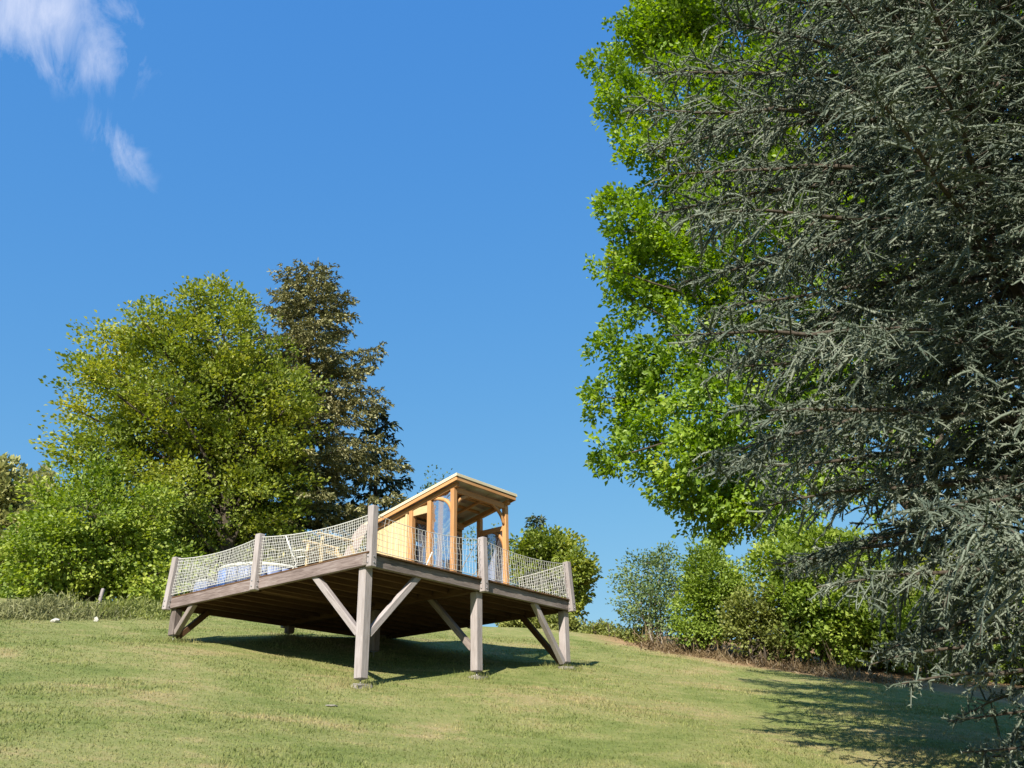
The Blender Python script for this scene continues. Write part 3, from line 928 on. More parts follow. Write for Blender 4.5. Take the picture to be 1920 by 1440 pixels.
def lobe_crown(mb_leaf, mb_twig, lobes, hub, leaf=0.11, per_clump=34, dens=1.0, flat=0.45, droop=0.0, clump_r=0.32, stretch=1.0, twig_r=0.012, shell=(0.5, 1.02), tex=0.35):
    """lobes: (centre, radius vector, density). leaves sit in clumps through each lobe's outer shell"""
    for c, R, dn in lobes:
        c = np.asarray(c, float); R = np.asarray(R, float) * np.ones(3)
        area = 4 * math.pi * np.mean(R) ** 2
        nc = max(6, int(area / (math.pi * clump_r ** 2) * 1.25 * dens * dn))
        U = unit(nc)
        rad = shell[0] + (shell[1] - shell[0]) * rng.random(nc) ** 0.55
        rad *= 1 + tex * (np.sin(U[:, 0] * 4 + c[0] * 3) * np.sin(U[:, 1] * 5 + c[1]) * np.sin(U[:, 2] * 4 + c[2] * 2))
        CC = c + U * rad[:, None] * R
        out = CC - (hub + (c - hub) * 0.35); out /= np.linalg.norm(out, axis=1)[:, None] + 1e-9
        cr = clump_r * rng.uniform(0.6, 1.35, nc)
        m_ = np.maximum(6, (per_clump * (cr / clump_r) ** 1.6 * rng.uniform(0.6, 1.2, nc)).astype(int))
        idx = np.repeat(np.arange(nc), m_)
        n = len(idx)
        off = np.clip(rng.normal(0, 0.5, (n, 3)), -0.8, 0.8)
        axis = out[idx] * 0.8 + U[idx] * 0.4 + np.array([0, 0, 0.15 - droop])
        axis /= np.linalg.norm(axis, axis=1)[:, None]
        al = (off * axis).sum(1)[:, None] * axis
        off = (off - al) + al * stretch
        off[:, 2] *= flat + 0.3
        P = CC[idx] + off * cr[idx][:, None]
        D = off * 0.7 + axis * 0.6 + rng.normal(0, 0.45, (n, 3)); D[:, 2] -= droop * 0.7 + 0.1
        cN = out * 0.75 + np.array([0, 0, 0.55]) + rng.normal(0, 0.35, (nc, 3))
        N = rng.normal(0, 0.36, (n, 3)) + cN[idx]
        sz = leaf * rng.uniform(0.65, 1.3, n)
        rr_ = np.clip(rng.random(n) * 0.4 + np.repeat(rng.random(nc), m_) * 0.6, 0, 1)
        leaves(mb_leaf, P, sz, sz * 0.70, D, N, rr_)
        # twigs to a share of the clumps
        if mb_twig is not None:
            for k in range(0, nc, 4):
                b = c + (CC[k] - c) * 0.15 + rng.normal(0, 0.08, 3)
                mb_twig.tube([b, (b + CC[k]) / 2 + rng.normal(0, 0.07, 3), CC[k]], [twig_r, twig_r * 0.7, twig_r * 0.35], 3, cap=False)


def px_lobes(lst, r0, spread=0.0, dens=1.0):
    """(x, y, radius in px[, dr[, density]]) read off the photo, at the tree's distance"""
    o = []
    for e in lst:
        x, y, rad = e[:3]
        dr = e[3] if len(e) > 3 else rng.uniform(-spread, spread)
        dn = e[4] if len(e) > 4 else 1.0
        P = at(x, y, r0 + dr)
        o.append((P, rad * np.linalg.norm(P - EYE) / F_PX, dens * dn))
    return o


def finish_tree(name, label, cat, base, leafmb, woodmb, leafmat, barkmat, group=None):
    t = thing(name, label, cat, tuple(base), 0, group)
    b = np.asarray(base, np.float32)
    for mb in (leafmb, woodmb):
        mb.v = [v - b for v in mb.v]
    link('trunk', woodmb.mesh('trunk', smooth=True), barkmat, t)
    tag(link('crown', leafmb.mesh('crown', rnd=True), leafmat, t), kind='stuff')
    return t


def conifer(base, height, lenf, nbranch, mb_n, mb_w, pitchf, sec_sp=0.4, sec_len=0.42, spray=(0.32, 0.11), spray_sp=0.10, trunk_r=0.25, droop=0.25, start=0.06, hang=0.5, wid=3, keep=None):
    base = np.asarray(base, float)
    mb_w.tube([base + [0, 0, -0.3], base + [0.05, 0, height * 0.5], base + [0, 0, height]], [trunk_r, trunk_r * 0.6, 0.02], 8, cap=False)
    for k in range(nbranch):
        f = start + (1 - start) * ((k + 0.5) / nbranch) ** 0.9
        h = f * height
        az = k * 2.39996 + rng.uniform(-0.3, 0.3)
        Lb = lenf(f) * rng.uniform(0.62, 1.18)
        pit = pitchf(f) + rng.uniform(-0.12, 0.12)
        n = 7
        t = np.linspace(0, 1, n)
        d = np.array([math.cos(az), math.sin(az)])
        P = np.zeros((n, 3))
        P[:, :2] = base[:2] + d * (t * Lb * math.cos(pit))[:, None]
        P[:, 2] = base[2] + h + t * Lb * math.sin(pit) - droop * Lb * t ** 2 + 0.10 * Lb * np.clip(t - 0.7, 0, 1)
        P[1:-1] += rng.normal(0, 0.02 * Lb, (n - 2, 3))
        mb_w.tube(P, np.linspace(0.018 + 0.010 * Lb, 0.008, n), 4, cap=False)
        ns = max(3, int(Lb / sec_sp) * 2)
        for s in range(ns):
            tt = 0.12 + 0.88 * (s + rng.random()) / ns
            p = np.array([np.interp(tt, t, P[:, i]) for i in range(3)])
            side = 1 if s % 2 else -1
            ls = sec_len * Lb * (1.05 - 0.8 * tt) * rng.uniform(0.6, 1.2) + 0.15
            dd = np.array([d[0] * 0.62 - side * d[1] * 0.78, d[1] * 0.62 + side * d[0] * 0.78, rng.uniform(-0.25, 0.12)])
            m_ = max(3, int(ls / spray_sp))
            q = np.linspace(0.05, 1, m_)[:, None]
            SP = p + dd * ls * q; SP[:, 2] -= hang * 0.35 * ls * (q[:, 0] ** 2)
            SP = np.repeat(SP, wid, 0) + rng.normal(0, 0.03, (m_ * wid, 3))
            D = dd + rng.normal(0, 0.55, (len(SP), 3)); D[:, 2] -= hang
            N = rng.normal(0, 0.5, (len(SP), 3)) + [0, 0, 0.8]
            sz = spray[0] * rng.uniform(0.6, 1.25, len(SP))
            leaves(mb_n, SP, sz, spray[1] * rng.uniform(0.7, 1.3, len(SP)), D, N)


# ------------------------------------------------------------------ tall oak behind the cedar
def stand(px, r):
    d = ray(px, 1200); k = r / math.hypot(d[0], d[1])
    x, y = d[0] * k, d[1] * k
    return np.array([x, y, float(ground_z(x, y))])


OAK = ground_at(1790, 1243)
oak_r = math.hypot(OAK[0], OAK[1])
edge = [(1195, 70, 52), (1135, 125, 40), (1262, 60, 80), (1170, 185, 50), (1195, 270, 46), (1270, 190, 95), (1150, 385, 36), (1190, 430, 60),
        (1140, 500, 40), (1255, 390, 85), (1185, 560, 50), (1250, 520, 85), (1145, 645, 38), (1195, 690, 58), (1128, 745, 34), (1180, 775, 52),
        (1262, 700, 90), (1152, 858, 40), (1215, 830, 62), (1285, 860, 66), (1225, 900, 38, 0, 0.7), (1270, 930, 40, 1, 0.5), (1345, 900, 66, 1, 0.7),
        (1390, 975, 52, 1, 0.6), (1345, 985, 36, 0, 0.6), (1330, 600, 95), (1335, 770, 95), (1410, 870, 70, 1, 0.6), (1340, 300, 110), (1340, 440, 110), (1370, 100, 120),
        (1310, -40, 100), (1230, 20, 50)]
lobes = px_lobes([(e[0], e[1], e[2] * 0.9) + tuple(e[3:]) for e in edge], oak_r - 2.2, 1.6)
for k in range(46):                                     # rest of the crown, mostly seen through the cedar
    x = rng.uniform(1400, 2250); y = rng.uniform(-260, 900)
    if y > 760 and rng.random() < 0.5: continue
    lobes += px_lobes([(x, y, rng.uniform(85, 125), rng.uniform(-4.5, 5.0), 0.36)], oak_r)
for (x, y, rad) in ((1300, 955, 40), (1365, 935, 50), (1440, 905, 55), (1500, 870, 60), (1570, 890, 50), (1425, 965, 45), (1490, 975, 45), (1450, 700, 80), (1520, 690, 70), (1500, 790, 60), (1420, 270, 90), (1480, 380, 80), (1440, 180, 80), (1560, 640, 70), (1420, 560, 80)):
    lobes += px_lobes([(x, y, rad, -2.5, 0.9)], oak_r)
lm, wm = MB(), MB()
hub = np.array([OAK[0], OAK[1], OAK[2] + 11.0])
lobe_crown(lm, wm, lobes, hub, leaf=0.20, per_clump=34, dens=1.0, clump_r=0.36, flat=0.6, tex=0.5)
fork = OAK + [0.0, 0.1, 4.6]
tops = [OAK + np.array([dx, dy, h]) for dx, dy, h in ((-1.2, -0.4, 11), (0.4, 0.6, 14), (1.8, -0.2, 10), (-2.6, 0.8, 8.5))]
tt = np.linspace(0, 1, 8)
wm.tube(np.stack([OAK[0] + 0.10 * np.sin(tt * 5), OAK[1] + 0.08 * tt, OAK[2] - 0.3 + 4.9 * tt], -1), np.array([0.48, 0.30, 0.24, 0.22, 0.21, 0.205, 0.20, 0.20]), 10, cap=False)
for tp in tops:
    limb(wm, fork, tp, 0.20, 0.10, 0.10)
for c, R, dn in lobes[:70]:
    c = np.asarray(c)
    src = min(tops, key=lambda p: np.linalg.norm(p - c) + (3 if p[2] > c[2] else 0))
    limb(wm, src, c, 0.09, 0.025, 0.14, 5)
finish_tree('oak_tree', 'tall bright green broadleaf tree rising behind the blue grey cedar', 'tree', OAK, lm, wm, M['oak_leaf'], M['bark'])

# ------------------------------------------------------------------ left group: beech, hornbeam, brown fir
bp_ = stand(400, 34.0)
lm, wm = MB(), MB()
bl = [(405, 565, 44), (450, 580, 32), (362, 580, 40), (275, 610, 42), (325, 640, 60), (410, 650, 78), (225, 655, 34), (165, 705, 38), (232, 725, 58), (320, 740, 78), (425, 745, 78),
      (500, 690, 56), (548, 745, 44), (140, 765, 26), (150, 835, 40), (215, 830, 58), (300, 845, 72), (395, 850, 72), (478, 840, 66), (545, 820, 44), (470, 930, 60), (540, 900, 48), (400, 950, 56, 1),
      (330, 940, 64), (250, 930, 64), (185, 920, 52), (480, 1010, 50, 1), (420, 1060, 52, 1.5), (360, 1040, 56, 0.5), (300, 1030, 60), (520, 970, 48, 1), (340, 1110, 46), (410, 1130, 40, 1)]
lob = px_lobes(bl, 33.5, 1.4)
for k in range(26):
    lob += px_lobes([(rng.uniform(200, 470), rng.uniform(660, 1080), rng.uniform(45, 70), rng.uniform(1.5, 5.5), 0.6)], 33.5)
hub = bp_ + [0, 0, 3.0]
lobe_crown(lm, wm, lob, hub, leaf=0.15, per_clump=36, dens=1.0, clump_r=0.34, flat=0.1, stretch=2.2, tex=0.5, twig_r=0.016)
wm.tube([bp_ + [0, 0, -0.3], bp_ + [0.1, 0, 1.5], bp_ + [0, 0.1, 4], bp_ + [0.2, 0, 9.5]], [0.48, 0.36, 0.30, 0.08], 9, cap=False)
for c, R, dn in lob:
    h = np.clip((c[2] - bp_[2]) * 0.55, 0.8, 8.5)
    limb(wm, bp_ + [0.05, 0, h], c, 0.10, 0.025, 0.12, 5)
finish_tree('beech_tree', 'large rounded yellow green beech tree beside the brown conifer', 'tree', bp_, lm, wm, M['beech_leaf'], M['bark'])

hp_ = stand(150, 31.0)
lm, wm = MB(), MB()
hl = [(110, 925, 40), (165, 965, 56), (90, 985, 46), (235, 1000, 58), (60, 1040, 44), (130, 1045, 60), (210, 1070, 56), (285, 1080, 50), (70, 1090, 40), (150, 1110, 46), (240, 1120, 40), (310, 1120, 34), (330, 1060, 40), (180, 905, 40), (275, 960, 46), (40, 1095, 30)]
lob = px_lobes(hl, 30.5, 0.9)
lob += px_lobes([(x + 20, y + 10, rr_, 2.5, 0.8) for x, y, rr_ in hl[1:12]], 30.5)
lobe_crown(lm, wm, lob, hp_ + [0, 0, 1.5], leaf=0.14, per_clump=34, dens=1.1, clump_r=0.32, flat=0.2, stretch=1.8, twig_r=0.014)
wm.tube([hp_ + [0, 0, -0.3], hp_ + [0.1, 0, 1.0], hp_ + [0, 0.1, 3.2]], [0.22, 0.17, 0.06], 8, cap=False)
for c, R, dn in lob:
    limb(wm, hp_ + [0.0, 0, np.clip((c[2] - hp_[2]) * 0.5, 0.4, 3)], c, 0.06, 0.018, 0.12, 5)
finish_tree('hornbeam_tree', 'low spreading yellow green tree reaching the ground beside the tall beech', 'tree', hp_, lm, wm, M['hornbeam_leaf'], M['bark'])

ft_ = at(590, 508, 38.0)
fp_ = np.array([ft_[0], ft_[1], float(ground_z(ft_[0], ft_[1]))])
ftop = ft_[2] - fp_[2]
lm, wm = MB(), MB()
conifer(fp_, ftop, lambda f: (0.25 + 5.2 * (1 - f) ** 0.46) * (1 + 0.16 * math.sin(f * 31)), 150, lm, wm, lambda f: 0.05 + 0.65 * f, sec_sp=0.42, sec_len=0.36, spray=(0.22, 0.072), spray_sp=0.10, trunk_r=0.32, droop=0.16, hang=0.3, wid=7)
finish_tree('brown_conifer', 'brownish conifer with ragged tip beside the yellow green beech', 'tree', fp_, lm, wm, M['fir_needle'], M['bark'])

# dark conifer low behind the fir, towards the cabin
dp_ = stand(690, 41.0)
dh = at(700, 760, 41.0)[2] - dp_[2]
lm, wm = MB(), MB()
conifer(dp_, dh, lambda f: 0.3 + 3.0 * (1 - f) ** 0.8, 70, lm, wm, lambda f: 0.0 + 0.5 * f, sec_sp=0.42, sec_len=0.36, spray=(0.36, 0.14), spray_sp=0.14, trunk_r=0.22, droop=0.18, wid=3)
finish_tree('dark_conifer', 'dark green conifer half hidden behind the brown conifer', 'tree', dp_, lm, wm, M['dark_fir'], M['bark'])

# ------------------------------------------------------------------ far trees at the left edge
def bushy(name, label, cat, base, lob, leafmat, leaf, per, clump, hub_h, barkmat=None, dens=1.0, tr=0.12, group=None, flat=0.4, stretch=1.2, stems=1, droop=0.0, twig=0.008, shell=(0.4, 1.02)):
    lm, wm = MB(), MB()
    base = np.asarray(base, float)
    lobe_crown(lm, wm, lob, base + [0, 0, hub_h * 0.6], leaf=leaf * 1.15, per_clump=int(per * 1.6), dens=dens * 1.7, clump_r=clump, flat=flat, stretch=stretch, twig_r=twig, droop=droop, shell=shell)
    starts = [base + [rng.normal(0, 0.15 * (stems > 1)), rng.normal(0, 0.15 * (stems > 1)), 0] for _ in range(stems)]
    for s in starts:
        wm.tube([s + [0, 0, -0.25], s + [rng.normal(0, 0.05), 0, hub_h * 0.5], s + [rng.normal(0, 0.1), rng.normal(0, 0.1), hub_h]], [tr, tr * 0.75, tr * 0.4], 7, cap=False)
    for k, (c, R, dn) in enumerate(lob):
        s = starts[k % stems]
        limb(wm, s + [0, 0, np.clip((c[2] - base[2]) * 0.4, 0.1, hub_h)], c, tr * 0.45, tr * 0.12, 0.12, 5)
    return finish_tree(name, label, cat, base, lm, wm, leafmat, barkmat or M['bark'], group)


b = stand(20, 58.0)
bushy('larch_tree', 'pale olive tree with grey trunk at the far edge of the lawn', 'tree', b, px_lobes([(15, 905, 38), (-30, 930, 50), (20, 960, 34, 1, .6), (-10, 1000, 48), (30, 1030, 30), (-20, 1060, 50), (20, 1090, 30), (40, 985, 24, 0, .6)], 58, 1.0), M['far_olive'], 0.30, 16, 0.55, 4.5, M['bark_pale'], tr=0.2, dens=0.8)
b = stand(85, 70.0)
bushy('far_tree', 'small far tree peeping behind the low hornbeam', 'tree', b, px_lobes([(62, 915, 22), (85, 905, 20), (75, 950, 34), (50, 960, 26), (85, 1000, 34), (60, 1040, 34)], 70, 1.0), M['far_olive'], 0.30, 14, 0.5, 3.5, tr=0.2, dens=0.8)
b = stand(98, 85.0)
lm, wm = MB(), MB()
conifer(b, at(95, 886, 85.0)[2] - b[2], lambda f: 0.2 + 2.0 * (1 - f), 40, lm, wm, lambda f: 0.1 + 0.4 * f, sec_sp=0.5, spray=(0.5, 0.2), spray_sp=0.25, trunk_r=0.2, wid=2)
finish_tree('far_conifer', 'tiny dark conifer tip far behind the hornbeam', 'tree', b, lm, wm, M['dark_fir'], M['bark'])
b = stand(-40, 36.0)
bushy('edge_shrub', 'dull olive shrub below the pale trunked far tree', 'shrub', b, px_lobes([(0, 1060, 36), (25, 1100, 30), (-40, 1070, 50), (-20, 1110, 36), (30, 1050, 20)], 36, 0.5), M['shrub_olive'], 0.16, 18, 0.32, 1.2, tr=0.06, stems=3)

# bare twiggy tree behind the cabin roof
b = stand(815, 44.0)
bushy('bare_tree', 'thin greyish budding tree behind the cabin roof', 'tree', b, px_lobes([(815, 905, 26, 0, .3), (840, 925, 24, 0, .3), (790, 930, 24, 0, .3), (815, 960, 34, 0, .35), (850, 985, 34, 0, .4), (800, 1000, 34, 0, .4), (900, 1010, 30, 0, .5), (925, 1040, 26, 0, .6)], 44, 0.6), M['shrub_grey'], 0.12, 12, 0.4, 4.0, M['bark_pale'], tr=0.10, twig=0.018, dens=0.8)

# tree with a small conifer top, behind the right end of the terrace
b = stand(1035, 33.0)
bushy('round_tree', 'rounded green tree with dark lower side behind the terrace end', 'tree', b, px_lobes([(1005, 1030, 32), (1045, 1030, 34), (1075, 1060, 30), (1030, 1070, 40), (990, 1060, 30), (1090, 1090, 20), (1060, 1110, 34), (1010, 1110, 36), (975, 1040, 22, 0, .6), (1080, 1130, 20), (1040, 1150, 26), (1005, 1160, 24), (1095, 1070, 14), (1050, 1170, 22)], 33, 0.8), M['beech_leaf'], 0.13, 24, 0.28, 2.2, tr=0.12)
b = stand(1012, 36.0)
lm, wm = MB(), MB()
conifer(b, at(1013, 968, 36.0)[2] - b[2], lambda f: 0.15 + 1.5 * (1 - f) ** 0.8, 60, lm, wm, lambda f: 0.1 + 0.4 * f, sec_sp=0.3, spray=(0.20, 0.09), spray_sp=0.10, trunk_r=0.12, wid=3)
finish_tree('young_conifer', 'young olive green conifer whose tip tops the rounded tree', 'tree', b, lm, wm, M['dark_fir'], M['bark'])

# ------------------------------------------------------------------ hedge shrubs on the right
HG = 'shrubs along the far lawn edge'
hr = 27.0
b = stand(1225, hr + 1)
bushy('willow_shrub', 'sparse grey green willowy shrub at the open end of the hedge', 'shrub', b, px_lobes([(1190, 1090, 38, 0, .9), (1240, 1065, 36, 0, .8), (1215, 1130, 44, 0, 1.0), (1265, 1110, 40, 0, 1.0), (1180, 1140, 30, 0, .7), (1250, 1160, 36, 0, 1.0), (1215, 1055, 24, 0, 1.0)], hr + 1, 0.5), M['shrub_grey'], 0.075, 18, 0.26, 1.4, M['bark_pale'], tr=0.05, stems=5, group=HG, twig=0.009, shell=(0.2, 1.1))
b = stand(1330, hr)
bushy('young_birch', 'fresh green young tree between the willowy shrub and the olive shrubs', 'tree', b, px_lobes([(1325, 1045, 32), (1380, 1095, 30), (1300, 1068, 24, 0, .8), (1340, 1085, 40), (1310, 1095, 34, 0, .8), (1350, 1130, 40, 0, .9), (1300, 1140, 36, 0, .8), (1335, 1160, 36), (1290, 1180, 26), (1370, 1165, 24), (1320, 1190, 24)], hr, 0.5), M['shrub_bright'], 0.085, 26, 0.24, 1.6, tr=0.06, stems=3, group=None)
b = stand(1400, hr + 3)
bushy('bare_shrub', 'thin greyish shrub showing sky above the olive shrub', 'shrub', b, px_lobes([(1400, 1040, 30, 0, .28), (1420, 1075, 34, 0, .35), (1385, 1090, 30, 0, .4), (1440, 1040, 24, 0, .3), (1410, 1120, 34, 0, .5)], hr + 3, 0.5), M['shrub_grey'], 0.08, 14, 0.28, 2.2, M['bark_pale'], tr=0.06, stems=4, group=HG, twig=0.010)
b = stand(1415, hr - 0.8)
bushy('olive_shrub', 'olive yellow shrub with brown stems in front of the thin grey shrub', 'shrub', b, px_lobes([(1400, 1140, 30), (1440, 1150, 36), (1385, 1175, 28), (1425, 1190, 32), (1465, 1185, 30), (1450, 1120, 24), (1470, 1215, 22), (1400, 1205, 20, 0, .6)], hr - 0.8, 0.4), M['shrub_olive'], 0.085, 24, 0.23, 1.0, tr=0.04, stems=5, group=HG)
b = stand(1530, hr - 0.5)
bushy('bright_tree', 'bright green leafy young tree under the cedar branch tips', 'tree', b, px_lobes([(1450, 1050, 36), (1500, 1070, 42), (1550, 1060, 44), (1480, 1110, 40), (1530, 1120, 44), (1580, 1120, 42), (1500, 1160, 38), (1560, 1170, 40), (1610, 1160, 38), (1520, 1205, 30), (1580, 1215, 30), (1540, 1020, 34), (1470, 1020, 30), (1630, 1080, 40), (1600, 1040, 40)], hr - 0.5, 0.7), M['shrub_bright'], 0.12, 24, 0.28, 1.8, tr=0.07, stems=2)
shr = [(1640, 1200, 'shrub_olive', 'olive shrub between the bright young tree and the dark oak trunk'), (1715, 1215, 'shrub_bright', 'yellow green shrub just beside the dark oak trunk'), (1850, 1215, 'shrub_olive', 'olive shrub beyond the dark oak trunk'), (1940, 1225, 'shrub_bright', 'leafy shrub at the shaded end of the hedge')]
for (x, y, mt_, lab) in shr:
    r_ = math.hypot(*ground_at(min(x, 1900), y + 62)[:2]) + 1.0
    b = stand(x, r_)
    lob = px_lobes([(x + rng.uniform(-55, 55), y + rng.uniform(-75, 40), rng.uniform(26, 40)) for _ in range(11)], r_, 0.7)
    bushy('hedge_shrub', lab, 'shrub', b, lob, M[mt_], 0.11, 22, 0.26, 1.1, tr=0.04, stems=4, group=HG)
for (x, y, dr) in ((1690, 1120, 5), (1800, 1110, 6), (1900, 1120, 6)):
    b = stand(x, hr + dr)
    lob = px_lobes([(x + rng.uniform(-60, 60), y + rng.uniform(-60, 90), rng.uniform(36, 54)) for _ in range(10)], hr + dr, 1.0)
    bushy('backdrop_tree', {1690: 'mid green tree standing behind the bright young tree and olive shrub', 1800: 'mid green tree directly behind the dark oak trunk', 1900: 'mid green tree behind the shaded end of the hedge'}[x], 'tree', b, lob, M['beech_leaf'], 0.16, 20, 0.34, 2.6, tr=0.1, group='trees behind the oak trunk')
# low hedge on the crest between the terrace and the willowy shrub
for k, (x, y, rad) in enumerate(((1090, 1192, 20), (1125, 1196, 18), (1160, 1200, 18), (1195, 1204, 18), (1050, 1180, 20), (1010, 1172, 18), (970, 1165, 18))):
    r_ = 31.0 - 0.8 * max(0, k if k < 4 else 0)
    b = stand(x, r_)
    lob = px_lobes([(x + rng.uniform(-22, 22), y + rng.uniform(-8, 6), rad * rng.uniform(.7, 1.1)) for _ in range(6)], r_, 0.4)
    bushy('low_bush', 'low bush on the open crest between terrace end and willowy shrub' if k < 4 else 'low bush on the crest seen beneath the terrace end', 'shrub', b, lob, M['shrub_olive'], 0.085, 20, 0.22, 0.4, tr=0.03, stems=3, group='low bushes on the crest')

# dead bracken and stems along the foot of the hedge
def thatch(name, label, cat, pts, n, h, mat, width=0.03, lean=0.5):
    mb = MB()
    P = np.asarray(pts)
    k = rng.integers(0, len(P) - 1, n); t = rng.random(n)
    Q = P[k] * (1 - t)[:, None] + P[k + 1] * t[:, None]
    Q[:, :2] += rng.normal(0, 0.45, (n, 2))
    Q[:, 2] = ground_z(Q[:, 0], Q[:, 1]) - 0.02
    D = rng.normal(0, lean, (n, 3)); D[:, 2] = 1
    L = h * rng.uniform(0.3, 1.2, n) * (0.35 + 0.9 * np.abs(np.sin(Q[:, 0] * 2.1) * np.sin(Q[:, 0] * 0.83 + 1)))
    leaves(mb, Q, L, width * rng.uniform(0.5, 1.4, n), D, unit(n), fold=0.1)
    # ragged side fronds
    kk = rng.integers(0, n, n)
    Pf = Q[kk] + D[kk] / np.linalg.norm(D[kk], axis=1)[:, None] * (L[kk] * rng.uniform(0.3, 0.95, n))[:, None]
    leaves(mb, Pf, 0.16 * rng.uniform(0.5, 1.4, n), width * 1.2, rng.normal(0, 0.7, (n, 3)) + [0, 0, 0.15], unit(n))
    o = link(name, mb.mesh(name, rnd=True), mat)
    tag(o, label, cat, kind='stuff')


hp = [p + np.array([hn[0], hn[1], 0]) * 0.5 for p in HEDGE]
thatch('bracken', 'rusty dead bracken along the foot of the hedge', 'bracken', hp[1:5], 3600, 0.15, M['dry_leaf'], 0.03)
thatch('bracken_stems', 'taller brown stems at the foot of the shrubs', 'bracken', [p + np.array([hn[0], hn[1], 0]) * 0.9 for p in HEDGE[1:4]], 700, 0.8, M['dry_leaf'], 0.02, 0.45)
lp = [np.array(ground_at(x, 1152)) for x in (-60, 60, 120, 175)]
thatch('dry_grass', 'tall dry grass at the left lawn edge', 'grass', lp, 5200, 0.36, M['dry_grass'], 0.022, 0.6)
thatch('rough_grass', 'rough green grass at the foot of the beech', 'grass', [np.array(ground_at(x, y)) for x, y in ((170, 1152), (260, 1153), (330, 1152))], 2200, 0.4, M['shrub_olive'], 0.03, 0.4)

# leaning fence post and pale stones at the lawn edge
g = ground_at(178, 1152)
fpst = thing('fence_post', 'leaning weathered fence post in the dry grass', 'post', tuple(g))
bar('stake', (0, 0, -0.2), (0.10, 0.0, 0.62), 0.075, 0.075, M['pale_oak'], fpst, up=(0, 1, 0), ch=0.015)
bar('wire_batten', (0.055, -0.05, 0.42), (0.075, 0.05, 0.44), 0.03, 0.03, M['grey_oak'], fpst)


def rock(name, label, pos, s):
    bm = bmesh.new(); bmesh.ops.create_icosphere(bm, subdivisions=2, radius=1)
    for v in bm.verts:
        v.co *= 1 + 0.18 * math.sin(v.co.x * 3 + s[0] * 50) * math.cos(v.co.y * 4) + random.uniform(-0.06, 0.06)
        v.co.x *= s[0]; v.co.y *= s[1]; v.co.z *= s[2]
    me = bpy.data.meshes.new(name); bm.to_mesh(me); bm.free()
    o = link(name, me, M['concrete'] if 'sunk' in label else M['stone'], None, (pos[0], pos[1], float(ground_z(pos[0], pos[1])) + s[2] * 0.45), (0, 0, random.uniform(0, 3)))
    tag(o, label, 'stone')


rock('flat_stone', 'long flat white stone on the grass before the dry grass', ground_at(103, 1167), (0.16, 0.09, 0.06))
rock('flat_stone', 'small round white stone on the grass below the fence post', ground_at(180, 1165), (0.055, 0.05, 0.07))
rock('flat_stone', 'flat pale stone sunk in the lawn downhill from the corner pad', ground_at(622, 1325), (0.09, 0.06, 0.018))


# ------------------------------------------------------------------ the blue grey cedar
CED = np.array([6.9, 10.6, 0.0]); CED[2] = float(ground_z(CED[0], CED[1]))
CH = 12.6


def cedar_len(h):
    return float(np.interp(h, [0.3, 1.5, 3.0, 5.0, 8.0, 10.5, 11.6, 12.6], [3.3, 3.9, 4.7, 5.0, 5.2, 5.2, 3.8, 1.2]))


shoot_w = []
shoot_p, shoot_d, shoot_l, shoot_q = [], [], [], []     # base, direction, length, needle density
wm = MB()
wm.tube([CED + [0, 0, -0.4], CED + [0, 0, 1.0], CED + [0.1, 0.1, 5.0], CED + [0.05, 0, 9.0], CED + [0, 0, CH]], [0.50, 0.36, 0.27, 0.16, 0.04], 12, cap=False)


def curve(p, d, L, droop, n=8, wob=0.02, lift=0.0):
    t = np.linspace(0, 1, n)[:, None]
    P = p + d * (L * t)
    P[:, 2] -= droop * L * (t[:, 0] ** 2) - lift * L * np.clip(t[:, 0] - 0.65, 0, 1) ** 1.2
    w = rng.normal(0, wob * L, (n, 3)); w[0] = 0
    return P + np.cumsum(w, 0) * 0.5


def seen(P, pad=160):
    q = project(P)
    return bool(np.any((q[:, 0] > 900) & (q[:, 0] < 1920 + pad) & (q[:, 1] > -pad) & (q[:, 1] < 1440 + pad)))


nbr = 150


def clear_x(y):
    """left limit of the crown (photo column) for a photo row"""
    return np.interp(y, [-300, 0, 150, 400, 650, 850, 1000, 1100, 1180, 1240, 1262, 1275, 1600], [1340, 1300, 1185, 1245, 1305, 1325, 1400, 1530, 1610, 1670, 1720, 1800, 1850])


def inside(P, jit=0.0):
    q = project(P)
    return (q[..., 0] > clear_x(q[..., 1]) + jit) | (q[..., 2] < 0.3)


